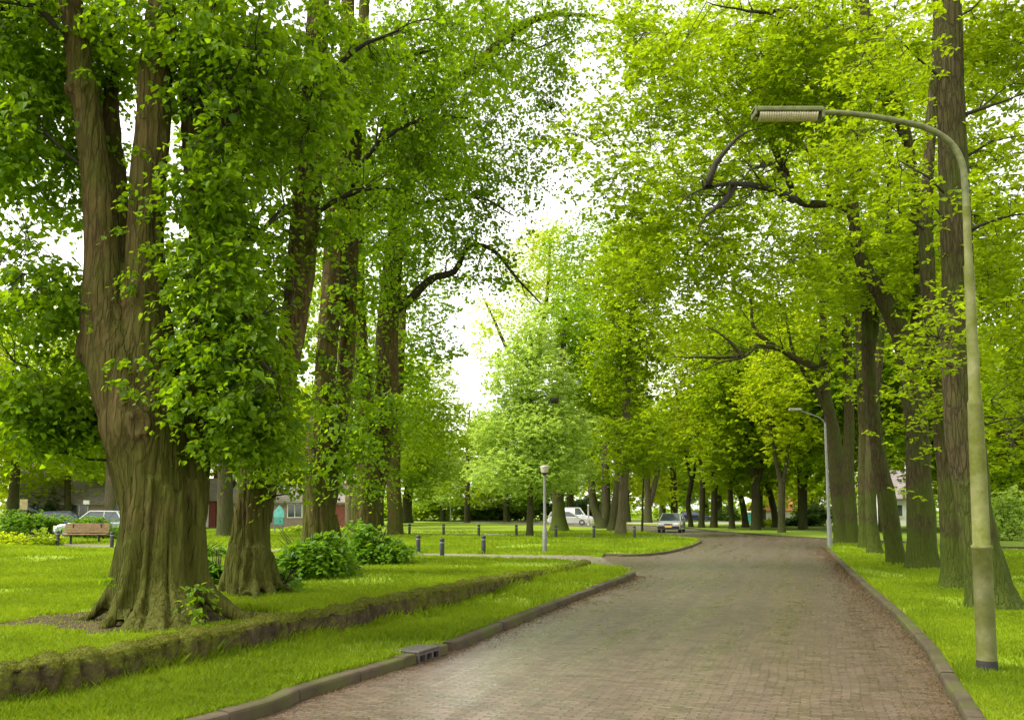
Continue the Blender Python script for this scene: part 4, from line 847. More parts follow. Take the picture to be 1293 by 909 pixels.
mid((773, 671), 'mossy tree close against the left side of the pale-barked trunk', 6, [(770, 500, 2, 40, 50, 3, 1.), (760, 600, 2, 25, 20, 2, .5)], 380, 'leaf_oak', 'bark_far',
    [[(772, 676, 9), (774, 660, 6), (776, 640, 5), (780, 600, 4), (778, 500, 3)]], seed=45)
mid((811, 670), 'very slim young tree standing alone left of the parked hatchback', 1.3, [(815, 570, 0, 30, 28, 2, 1.)], 260, 'leaf_oak', size=.18, seed=46)
mid((819, 660), 'multi-forked grey tree behind the slim sapling', 5, [(820, 520, 0, 50, 60, 5, 1.), (830, 440, 0, 50, 50, 5, 1.)], 1100, 'leaf_yel', 'bark_far',
    [[(818, 664, 7), (818, 645, 5), (818, 620, 4), (810, 590, 2.5), (806, 560, 2)], [(819, 640, 4), (826, 615, 3.5), (832, 590, 2.5), (838, 560, 2)], [(818, 622, 3), (820, 560, 2), (822, 500, 1.5)]], seed=47, size=.25, rad=.9)
mid((514, 660), 'dense rounded chestnut in pale blossom beyond the far lawn, above the row of poles', 7, [(540, 578, 0, 48, 34, 5, 1.), (510, 590, 0, 30, 28, 4, .8), (545, 530, 2, 40, 35, 4, .6)], 1200, 'leaf_pale', 'bark_far',
    [[(514, 664, 10), (514, 650, 6.5), (515, 625, 6), (520, 600, 4), (528, 560, 3)]], seed=48, size=.24, rad=.9)
mid((284, 678), 'thick mossy trunk seen between the two nearest limes', 11, [(290, 480, 0, 70, 90, 5, 1.), (250, 380, 0, 80, 80, 5, .8), (330, 400, 0, 60, 70, 5, .8)], 1500, 'leaf_mid', 'bark_far', seed=49, size=.2)
mid((441, 669), 'grey-green trunk glimpsed between the third and fourth limes', 6, [(450, 480, 4, 60, 90, 5, 1.), (420, 380, 4, 60, 80, 5, .7)], 1300, 'leaf_mid', 'bark_pale', seed=50, size=.2)
mid((480, 664), 'slim trunk just right of the bushy-based lime, far across the lawn', 5, [(560, 540, 6, 55, 40, 5, .8), (520, 490, 6, 60, 50, 6, .8), (480, 560, 6, 40, 40, 5, .8)], 1300, 'leaf_mid', 'bark_far', seed=51, size=.26, rad=.9)
mid((85, 668), 'slender trunk behind the flowering hedge left of the bench', 4.5, [(70, 540, 0, 60, 70, 4, 1.), (30, 600, 0, 50, 40, 4, .8), (110, 600, 0, 25, 25, 2, .5), (60, 420, 2, 70, 70, 4, .8)], 1700, 'leaf_yel', 'bark_far', seed=52, size=.2)
mid((139, 672), 'broad grey trunk hidden behind the left edge of the huge lime', 8, [(140, 560, 2, 50, 50, 3, .8), (100, 480, 2, 60, 60, 4, .8)], 900, 'leaf_mid', 'bark_pale', seed=53, size=.2)
# tall pale tree behind the gap
mid((668, 657), 'tall airy tree with upright limbs closing the avenue behind the conical tree', 5, [(690, 340, 0, 60, 60, 7, 1.), (640, 430, 0, 50, 50, 6, .7), (730, 400, 0, 50, 70, 6, .9), (690, 300, 0, 30, 35, 4, .6), (620, 400, 0, 30, 30, 4, .6)], 1400, 'leaf_yel', 'bark_far',
    [[(668, 660, 6), (668, 600, 5), (672, 480, 4), (690, 380, 2.5), (695, 300, 1.5)], [(670, 500, 3), (640, 440, 2.5), (622, 400, 1.5), (612, 380, 1)], [(672, 470, 3), (710, 420, 2), (735, 360, 1)]], seed=54, size=.3, rad=1.2, gate=.5)
# bird's nest in the conical tree
nb = MB(); c_ = P(700, 505, G(669, 678, LZ)[1] - 2.6)
for k in range(120):
    a = RNG.uniform(0, 2 * PI); r_ = RNG.uniform(.08, .26); z_ = RNG.uniform(-.16, .1); p = c_ + [math.cos(a) * r_, math.sin(a) * r_, z_]; q = p + RNG.normal(0, .16, 3) * [1, 1, .35]; tube(nb, [p, q], [.012, .006], 3, False)
lathe(nb, c_, [(.05, -.2), (.2, -.12), (.26, 0), (.24, .07), (.14, -.03), (.02, -.05)], 12)
tag(nb.build('bird_nest', M['twig'], loc=c_), 'dark round bird nest lodged in the pale conical tree', 'nest')
# row of slender forked trees beyond the junction
ROW = 'slender forked trees beyond the junction'
row = [(872, 665, 3.5, 'crooked slender tree by the dark blue car, first of the row from the left'), (886, 666, 4, 'twin-stemmed slender tree between the parked hatchback and the blue car nose, second of the row'), (901, 666, 4.2, 'straight slender tree forking into three, third of the row from the left'), (924, 667, 4, 'straight slender tree with wide low fork, fourth of the row from the left'), (941, 665.5, 4.5, 'dark slender tree leaning left just beside the teal cabinet'), (954, 669, 6, 'thickest tree of the row, right of the teal cabinet'), (961, 666, 3.5, 'thin stem directly behind the thickest tree of the row'), (979, 665.5, 4.5, 'strongly curved tree leaning left, crossing its neighbour at the foot'), (987, 672, 4.8, 'straight tree in front of the curved one, nearest the kerb in the row'), (1014, 667, 5, 'last tree of the row on the right, with one long side limb')]
for k, (x, y, r_, lab) in enumerate(row):
    s1 = -16 if k in (4, 7) else (RNG.uniform(-4, 4)); fy = y - RNG.uniform(55, 75)
    if k == 0: base = [(x, y + 3, r_ * 1.4), (x, y - 5, r_), (x - 3, y - 30, r_ * .9), (x + 2, y - 60, r_ * .8)]
    else: base = [(x, y + 3, r_ * 1.5), (x, y - 8, r_), (x + s1 * .3, y - 35, r_ * .9), (x + s1 * .8, fy, r_ * .85)]
    bx, by = base[-1][0], base[-1][1]; st = [base]
    for dx in ([-16, 3, 20] if k % 2 else [-18, 14]): st.append([(bx, by + 4, r_ * .7), (bx + dx * .35, by - 22, r_ * .55), (bx + dx * .7, by - 60, r_ * .4), (bx + dx * 1.3, by - 130, r_ * .2)])
    if k == 9: st.append([(x + 2, 605, 3), (x + 12, 592, 2.5), (x + 24, 565, 2)])
    mid((x, y), lab, r_, [(x + RNG.uniform(-8, 8), 545, 0, 38, 34, 4., .8), (x + RNG.uniform(-14, 14), 490, 0, 42, 45, 5., 1.), (x + RNG.uniform(-10, 10), 430, 0, 40, 35, 5., .7)], 900, 'leaf_yel' if k in (1, 3, 6, 8) else 'leaf_oak', 'bark_far', st, .22, 16, .8, 60 + k, .45, group=ROW, nsec=24)
# broad background trees: two shapes, then copies
def bgtree(loc, H, label, leaf, seed, n=1500, low=.10, group='background trees beyond the lawns', bark='bark_far'):
    T = Tree('background_tree', loc, label, 'tree', group); L = np.array(loc, float)
    q = catmull(np.array([L - [0, 0, .3], L + [.1, 0, .3 * H], L + [.0, .3, .62 * H], L + [.3, 0, .92 * H]]), 16); tube(T.tr, q, np.linspace(.028 * H, .006 * H, 16), 10, True, barkdisp(seed, .03)); T.skel(q, np.linspace(.028 * H, .006 * H, 16))
    bl = []
    for k in range(11):
        a = RNG.uniform(0, 2 * PI); hh = RNG.uniform(low + .1, .88); rr = .30 * H * math.sin(PI * min(1, (hh - low + .12) / 1.05)) ** .6; bl.append((L + [math.cos(a) * rr * .75, math.sin(a) * rr * .75, hh * H], (H * .15, H * .15, H * .12), 1.))
    cl = T.grow(bl, 34, n, .40, .45, seed, twig=False, minz=loc[2] + .2 * H); sprays(T.cr, cl, 18, .05 * H, .014 * H, 'far', .5, -.2, .5, .4); T.finish(M[bark], M[leaf]); return T.root
def gg(px, d, z=LZ): return np.array([(px - IW / 2) / FP * d * 1.004, d, z])
b0 = bgtree(gg(20, 62), 15, 'bright yellow-green tree at the left edge beyond the hedge', 'leaf_yel', 71)
b1_ = bgtree(gg(1275, 52), 13, 'light green tree with low branches at the right edge behind the grey shrub', 'leaf_oak', 72)
b2_ = bgtree(gg(590, 118), 16, 'fresh green tree above the dark hedge in the middle', 'leaf_mid', 73)
def recol(o, leaf):
    for c in kids(o):
        if c.name.startswith('crown'): c.material_slots[0].link = 'OBJECT'; c.material_slots[0].material = M[leaf]
BGL = [(0, -60, 70, 1.1, 'leaf_mid', 'green tree just out at the far left behind the hedge'), (1, 60, 85, 1.2, 'leaf_yel', 'yellow-green tree above the brick house roof'), (2, 170, 80, 1.1, 'leaf_mid', 'green tree showing through the fork of the huge lime'), (0, 240, 78, 1.15, 'leaf_yel', 'bright tree behind the gap between the first two limes'), (1, 350, 92, 1.2, 'leaf_mid', 'green tree above the pink brick house'), (2, 420, 88, 1.15, 'leaf_yel', 'yellowish tree behind the third lime'), (0, 500, 105, 1.1, 'leaf_mid', 'tree left behind the blossoming chestnut'),
       (1, 640, 128, 1.2, 'leaf_deep', 'tree behind the conical tree, over the dark hedge'), (2, 560, 130, 1.1, 'leaf_pale', 'pale tree between the chestnut and the conical tree'), (0, 720, 120, 1.35, 'leaf_deep', 'tall tree behind the white van'), (1, 790, 112, 1.35, 'leaf_yel', 'bright tree behind the pale-barked trunk'), (2, 850, 128, 1.4, 'leaf_mid', 'tree behind the parked hatchback'), (2, 1010, 72, 1.75, 'leaf_oak', 'very tall green tree behind the crowns of the far oaks'), (0, 1110, 66, 1.8, 'leaf_deep', 'very tall deeper green tree rising behind the leaning oak'), (1, 1225, 60, 1.7, 'leaf_oak', 'very tall tree behind the crown of the oak at the lamp post'), (2, 900, 84, 1.6, 'leaf_oak', 'very tall tree filling the crowns above the junction'), (1, 835, 150, 1.5, 'leaf_mid', 'distant tree directly above the parked hatchback'), (2, 890, 150, 1.3, 'leaf_mid', 'distant tree above the dark blue car'), (0, 905, 135, 1.4, 'leaf_oak', 'tree far behind the third tree of the row'), (1, 960, 130, 1.35, 'leaf_yel', 'bright tree above the orange-roofed house'), (2, 1015, 110, 1.3, 'leaf_yel', 'bright yellow tree behind the last tree of the row'),
       (0, 1070, 100, 1.3, 'leaf_oak', 'tree showing between the far oaks of the right-hand row'), (1, 1120, 118, 1.4, 'leaf_mid', 'tall tree above the white house on the right'), (2, 1190, 78, 1.15, 'leaf_oak', 'light green tree behind the straight mossy oak'), (0, 1245, 72, 1.15, 'leaf_yel', 'yellow-green tree behind the concrete lamp post'), (1, 1340, 66, 1.2, 'leaf_mid', 'green tree at the far right edge'), (2, 1300, 60, .9, 'leaf_red', 'copper-leaved tree at the right edge'), (0, 1150, 130, 1.2, 'leaf_mid', 'distant tree right of the white house')]
base_ = [b0, b1_, b2_]; bh = [15, 13, 16]
for k, (v, px, d, s, lf, lab) in enumerate(BGL):
    o = copy_tree(base_[v], tuple(gg(px, d)), RNG.uniform(0, 6.28), s * 15 / bh[v], lab); recol(o, lf)
    if s > 1.5:
        for c in kids(o):
            if c.name.startswith('trunk'): c.scale = (.45, .45, 1)
# far wood closing the horizon
fw = MB(); cl = []
for k in range(9000):
    a = RNG.uniform(-1, 1); x = a * 190; y = 168 + RNG.uniform(0, 26) - abs(a) * 40; hmax = 12 + 9 * vn([[x * .06, 0, 0]], 3)[0]; cl.append((x, y, RNG.uniform(0, 1) * hmax))
sprays(fw, np.array(cl), 11, 1.3, .75, 'far', .6, -.2, .6, .5)
tag(fw.build('far_wood', M['leaf_mid']), 'distant band of green woodland closing the view', 'woodland', kind='stuff')
# ------------------------------------------------------------------ shrubs and hedges
clump('flowering_shrub', 20, 689, 42, 13, 0, M['leaf_yel'], 'bright yellow-green low shrub at the left edge in front of the hedge', 170, .13, LZ, 1.2, kind='far', cat='shrub')
clump('flowering_shrub', 58, 688, 22, 12, 0, M['leaf_mid'], 'darker low shrub beside the short bollard left of the bench', 90, .13, LZ, 1., kind='far', cat='shrub')
clump('hedge', 34, 678, 66, 22, 0, M['leaf_shoot'], 'leafy hedge of pale shoots behind the low shrubs', 480, .15, LZ, .9, kind='far', cat='hedge')
clump('hedge', 118, 680, 44, 20, 0, M['leaf_shoot'], 'pale green hedge directly behind the bench', 330, .15, LZ, .9, kind='far', cat='hedge')
clump('dark_shrub', 45, 668, 45, 32, 0, M['leaf_dark'], 'tall dark shrub behind the hedge and signboard', 300, .2, LZ, 2., kind='far')
clump('grey_shrub', 1270, 682, 42, 38, 0, M['leaf_pale'], 'large grey-green shrub at the right edge across the side road', 420, .14, LZ, 1.8, kind='far')
clump('rounded_shrub', 1028, 664, 26, 22, 0, M['leaf_dark'], 'dark rounded shrub left of the slim grey lamp post', 220, .3, LZ, 3., kind='far')
clump('rounded_shrub', 1035, 660, 36, 42, 0, M['leaf_yel'], 'bright yellow-green bush rising behind the dark rounded shrub', 340, .3, LZ, 3., kind='far')
clump('low_shrub', 968, 664, 9, 7, 0, M['leaf_yel'], 'small ochre-green shrub between the teal cabinet and the curved tree', 60, .25, LZ, 1., kind='far')
clump('low_shrub', 1000, 664, 14, 7, 0, M['leaf_dark'], 'low dark hedge-like shrub right of the curved tree', 90, .25, LZ, 1., kind='far')
clump('rounded_shrub', 920, 658, 14, 12, 0, M['leaf_dark'], 'clipped dark bush behind the fourth tree of the row', 120, .3, LZ, 2., kind='far')
clump('rounded_shrub', 890, 657, 14, 12, 0, M['leaf_mid'], 'mid-green bush behind the dark blue car', 110, .3, LZ, 2., kind='far')
hm = [(500, 40), (560, 45), (620, 48), (680, 55), (735, 40)]
for k, (x, rx) in enumerate(hm): clump('dark_hedge', x, 656.5, rx, 21 + 3 * (k % 2), 0, M['leaf_dark'] if k > 1 else M['leaf_mid'], ['green bushes behind the left white poles', 'green bushes behind the tallest white pole', 'dark bushes left of the conical tree trunk', 'darkest bushes behind the park lamp', 'dark bushes above the white van'][k], 420, .4, LZ, 4., cat='bushes', kind='far')
clump('low_shrub', 395, 672, 40, 6, 0, M['leaf_mid'], 'clipped low hedge in front of the pink brick house', 110, .2, LZ, .6, kind='far', cat='hedge')
# ------------------------------------------------------------------ street furniture
def concrete_post():
    t = NT('mossy_concrete'); v = t.coord(); n1 = t.noise(v, 2.6, 5, .6); n2 = t.noise(v, 60, 4)
    c = t.mix(t.ramp(n1, [(.3, 0.), (.7, 1.)]), (.13, .13, .055), (.24, .24, .12)); c = t.mix(t.ramp(t.noise(v, 1.7, 5, .7), [(.36, 0.), (.58, .95)]), c, (.085, .10, .01))
    c = t.mix(t.ramp(n2, [(.5, 0.), (.8, .4)]), c, (.12, .12, .04)); return t.pbr(c, .85, n2, .003, .8, .2)
M['post'] = concrete_post(); M['mossmetal'] = simple('moss_metal', (.11, .12, .045), .7, 0, .4, 12, .002); M['tar'] = simple('tar', (.018, .016, .014), .8, 0, .3, 20, .004)
M['galv'] = simple('galvanised', (.20, .21, .20), .5, .3, .1); M['lens'] = simple('ribbed_lens', (.42, .37, .28), .3, 0, .15, 14, .001)
M['black'] = simple('black_paint', (.02, .022, .02), .5); M['grey'] = simple('grey_paint', (.15, .155, .14), .55); M['white'] = simple('white_paint', (.75, .75, .73), .5, 0, .05)
M['cap'] = simple('grey_plastic', (.35, .34, .32), .5)
ft = G(1247, 852, LZ); d = ft[1]; LP = empty('street_lamp', tuple(ft), 'tall mossy concrete street lamp with a long curved arm over the road', 'street lamp')
def pz(y): return P(1240, y, d)[2]
mb = MB(); px_m = d / FP
lathe(mb, ft, [(11.7 * px_m, -.05), (11.3 * px_m, pz(693) - LZ), (12.4 * px_m, pz(692) - LZ), (12.4 * px_m, pz(689) - LZ), (10.2 * px_m, pz(687) - LZ), (9.8 * px_m, pz(600) - LZ), (9.0 * px_m, pz(512) - LZ), (9.3 * px_m, pz(509) - LZ), (7.2 * px_m, pz(504) - LZ), (6.2 * px_m, pz(345) - LZ), (6.2 * px_m, pz(338) - LZ), (5. * px_m, pz(333) - LZ), (4.6 * px_m, pz(262) - LZ)], 28)
xs = ft[0]; mb.build('pole', M['post'], LP, smooth=True)
arm = np.array([[xs, d, pz(264)]] + [[P(a, b, d)[0] + (xs - P(1226, 264, d)[0]) * k, d, P(a, b, d)[2]] for a, b, k in [(1224, 235, .95), (1219, 205, .8), (1203, 180, .6), (1172, 162, .4), (1130, 152, .2), (1085, 145, .1), (1055, 142.5, 0), (1034, 143, 0)]])
am = MB(); q = catmull(arm, 60); tube(am, q, np.linspace(4.4, 3.4, 60) * px_m, 14); am.build('arm', M['mossmetal'], LP, smooth=True)
hd = MB(); c0, c1 = P(1038, 143, d), P(951, 143, d); cx = (c0 + c1) / 2; Lh = c0[0] - c1[0]
box(hd, cx + [0, 0, .015], (Lh, .17, .05), 0, .012); box(hd, cx + [Lh / 2 - .01, 0, -.03], (.03, .165, .11), 0, .008); box(hd, cx + [-Lh / 2 + .01, 0, .0], (.02, .18, .10), 0, .006)
H_ = hd.build('lamp_housing', M['mossmetal'], LP)
ln = MB()
for k in range(24):
    x = cx[0] - Lh / 2 + .05 + k * (Lh - .11) / 24; th = np.linspace(PI, 2 * PI, 11); w_ = (Lh - .11) / 24; V = []
    for xx, rr in ((x, .072), (x + w_ * .5, .082), (x + w_, .072)): V += [(xx, cx[1] + rr * math.cos(a), cx[2] - .022 + rr * .8 * math.sin(a)) for a in th]
    ln.add(V, [(i * 11 + j, i * 11 + j + 1, i * 11 + j + 12, i * 11 + j + 11) for i in range(2) for j in range(10)])
ln.build('lamp_lens', M['lens'], H_)
bn = MB(); lathe(bn, ft + [0, 0, 0], [(12.1 * px_m, -.04), (12.2 * px_m, .13), (11.8 * px_m, .145)], 28); bn.build('tar_band', M['tar'], LP, smooth=True)
# park lamp
ft = G(688, 698, LZ); d = ft[1]; PL = empty('park_lamp', tuple(ft), 'small grey park lamp with a lantern head on the corner lawn', 'park lamp'); H = P(688, 600, d)[2] - LZ
mb = MB(); lathe(mb, ft, [(.085, -.05), (.085, .9), (.055, .95), (.05, H)], 14); mb.build('pole', M['grey'], PL, smooth=True)
mb = MB(); lathe(mb, ft, [(.06, H), (.10, H + .06), (.12, H + .10)], 14); mb.build('neck', M['black'], PL, smooth=True)
mb = MB(); lathe(mb, ft, [(.115, H + .10), (.165, H + .29), (.165, H + .30)], 16); mb.build('lamp_glass', M['lens'], PL, smooth=True)
mb = MB(); lathe(mb, ft, [(.175, H + .30), (.18, H + .33), (.06, H + .375)], 16); mb.build('lamp_cap', M['cap'], PL, smooth=True)
# slim lamp on the right
ft = G(1048, 691, LZ); d = ft[1]; SL = empty('street_lamp', tuple(ft), 'slim grey galvanised street lamp at the far end of the right-hand oak row', 'street lamp')
mb = MB(); t1 = P(1043, 534, d); Hs = t1[2] - LZ; tube(mb, [ft - [0, 0, .05], ft + [-.01, 0, 1.2]], [.10, .10], 12); tube(mb, [ft + [-.01, 0, 1.2], ft + [-.05, 0, Hs]], [.07, .045], 12); mb.build('pole', M['galv'], SL, smooth=True)
mb = MB(); tube(mb, catmull([ft + [-.05, 0, Hs], P(1034, 527, d), P(1012, 519, d)], 10), np.full(10, .03), 8); mb.build('arm', M['galv'], SL, smooth=True)
mb = MB(); e = P(1004, 517, d); box(mb, e, (.55, .2, .10), 0, .03); mb.build('lamp_housing', M['cap'], SL)
for k, (x, yt, yb, lab) in enumerate([(569, 609, 657, 'tallest white pole in front of the dark hedge'), (546, 630, 656, 'short white pole just left of the tallest one'), (520.5, 630, 656, 'short grey-white pole beside the chestnut trunk'), (743, 637, 662, 'white pole beside the forked dark tree')]):
    ft = G(x, yb, LZ); d = ft[1]; mb = MB(); h = P(x, yt, d)[2] - LZ; lathe(mb, ft, [(.09, -.05), (.09, h - .1), (.12, h - .08), (.12, h - .02), (.03, h)], 10); tag(mb.build('white_pole', M['white'], loc=ft, smooth=True), lab, 'pole')
# bollards
def bollard(loc, label, s=1.):
    B = empty('bollard', tuple(loc), label, 'bollard', 'black bollards along the paths'); b_ = MB(); lathe(b_, loc, [(.08, -.05), (.082, .56), (.078, .57)], 18); po_ = b_.build('post', M['black'], B, smooth=True)
    b_ = MB(); lathe(b_, loc, [(.0835, .51), (.0835, .53)], 18); b_.build('reflective_band', M['cap'], po_, smooth=True)
    b_ = MB(); lathe(b_, loc, [(.076, .57), (.084, .58), (.084, .635), (.06, .66), (.01, .668)], 18); b_.build('bollard_cap', M['black'], B, smooth=True); return B
pb = bollard(G(558, 704.5, LZ), 'bollard nearest the camera, on the lawn side of the side path')
BL = [(528, 698, 'bollard across the side path, left of the nearest one'), (610.5, 698.8, 'bollard across the side path, between the nearest one and the park lamp'), (517, 675.5, 'first bollard from the left along the far thin path'), (560, 676, 'second bollard from the left along the far thin path, above the nearest one'), (604.5, 677, 'third bollard from the left along the far thin path'), (652, 678, 'bollard just left of the conical tree trunk'), (702, 679, 'bollard in front of the cone-flared oak trunk'), (750, 679.8, 'bollard in front of the dark V-forked tree'), (801, 680.2, 'rightmost bollard, next to the pale-barked trunk'), (72.5, 688.5, 'bollard left of the bench, half hidden by shrubs'), (141, 691, 'bollard right of the bench, against the huge lime')]
for x, y, lab in BL:
    g_ = G(x, y, LZ); copy_tree(pb, tuple(g_), RNG.uniform(0, 6), (1, 1, 1.08 if y < 685 else 1.), lab)
# bench
M['wood'] = simple('bench_wood', (.26, .165, .09), .6, 0, .25, 9, .003)
bc = G(107, 686, LZ); BN = empty('park_bench', tuple(bc), 'slatted orange-brown wooden bench on dark legs beside the path', 'bench'); an = .22
def Rz(a): return np.array([[math.cos(a), -math.sin(a), 0], [math.sin(a), math.cos(a), 0], [0, 0, 1]])
Rm = Rz(an)
def bb_(mb, c, s): box(mb, bc + Rm @ np.array(c, float), s, an, .008)
s_ = MB(); [bb_(s_, (0, -.22 + k * .145, .44 - k * .012), (2.0, .13, .045)) for k in range(4)]; s_.build('seat', M['wood'], BN)
s_ = MB(); [bb_(s_, (0, .31 + k * .035, .55 + k * .115), (2.0, .04, .10)) for k in range(4)]; s_.build('backrest', M['wood'], BN)
for sx in (-.62, .62):
    s_ = MB(); bb_(s_, (sx, 0, .2), (.09, .09, .42)); bb_(s_, (sx, 0, .40), (.06, .56, .04)); bb_(s_, (sx, .36, .66), (.05, .035, .54)); s_.build('leg', M['black'], BN)
# signs
M['signback'] = simple('sign_board', (.45, .36, .2), .6)
ft = G(30, 676, LZ); d = ft[1]; S_ = empty('sign', tuple(ft), 'small tilted signboard on a post standing in the hedge at the left', 'sign'); s_ = MB(); tube(s_, [ft, P(29, 645, d)], [.03, .03], 8); s_.build('post', M['grey'], S_); s_ = MB(); box(s_, P(30, 637, d), (.42, .04, .66), .5, .01); s_.build('board', M['signback'], S_)
ft = G(109, 672, LZ); d = ft[1]; S_ = empty('sign', tuple(ft), 'small pale rectangular sign on a thin post in front of the brick house', 'sign'); s_ = MB(); tube(s_, [ft, P(109, 638, d)], [.03, .03], 8); s_.build('post', M['grey'], S_); s_ = MB(); box(s_, P(109, 634, d), (.42, .03, .28), .1, .008); s_.build('board', M['white'], S_)
M['teal'] = simple('teal_paint', (.05, .26, .24), .45); M['teal_l'] = simple('teal_light', (.12, .42, .42), .4)
ft = G(352, 673, LZ); d = ft[1]; S_ = empty('information_board', tuple(ft), 'teal gabled information board on short legs between the second and third limes', 'notice board'); u_ = d / FP
xf = lambda V: np.column_stack([V[:, 0], V[:, 1], V[:, 2]]) + ft
s_ = MB(); prism(s_, [(-6.5 * u_, 20 * u_), (6.5 * u_, 20 * u_), (6.5 * u_, 27 * u_), (0, 35 * u_), (-6.5 * u_, 27 * u_)], -.08, .08, xf); s_.build('gable_panel', M['teal_l'], S_)
s_ = MB(); box(s_, ft + [0, 0, 15 * u_], (12 * u_, .14, 8.5 * u_), 0, .01); s_.build('panel', M['teal'], S_)
for sx in (-5, 5): s_ = MB(); box(s_, ft + [sx * u_, 0, 5.5 * u_], (.06, .06, 11 * u_ + .04)); s_.build('leg', M['grey'], S_)
ft = G(947, 661, LZ); d = ft[1]; u_ = d / FP; S_ = empty('utility_cabinet', tuple(ft), 'teal green cabinet with a pale top behind the row trees', 'cabinet'); s_ = MB(); box(s_, ft + [0, 0, 6.5 * u_], (9 * u_, .6, 14 * u_), 0, .03); s_.build('cabinet_body', M['teal'], S_); s_ = MB(); box(s_, ft + [0, 0, 14.7 * u_], (9.8 * u_, .75, 2.4 * u_), 0, .05); s_.build('cabinet_top', M['white'], S_)
# gully in the left kerb
gc = kl[gi]; gd = kdir[gi]; gn_ = kn[gi]; ga = math.atan2(gd[1], gd[0]); M['iron'] = simple('cast_iron', (.085, .075, .065), .6, .3, .3, 20, .003)
GU = empty('street_gully', (float(gc[0]), float(gc[1]), 0.), 'cast iron side-inlet drain set into the left kerb', 'drain')
def gx_(a, b, z): return np.array([gc[0] + gd[0] * a + gn_[0] * b, gc[1] + gd[1] * a + gn_[1] * b, z])
s_ = MB(); box(s_, gx_(0, .13, .125), (.5, .30, .025), ga, .006); s_.build('cover', M['iron'], GU)
s_ = MB(); box(s_, gx_(0, .0, .098), (.5, .04, .024), ga); box(s_, gx_(0, .0, .0), (.5, .04, .03), ga); [box(s_, gx_(a, .0, .05), (.03, .04, .082), ga) for a in (-.235, -.08, .08, .235)]; s_.build('grille', M['iron'], GU)
s_ = MB(); box(s_, gx_(0, .12, .05), (.48, .12, .10), ga); s_.build('inlet_box', M['tar'], GU)
for sg in (-1, 1): s_ = MB(); box(s_, gx_(sg * .38, .085, .052), (.24, .165, .13), ga, .012); s_.build('kerb_stub', M['kerb'], GU)
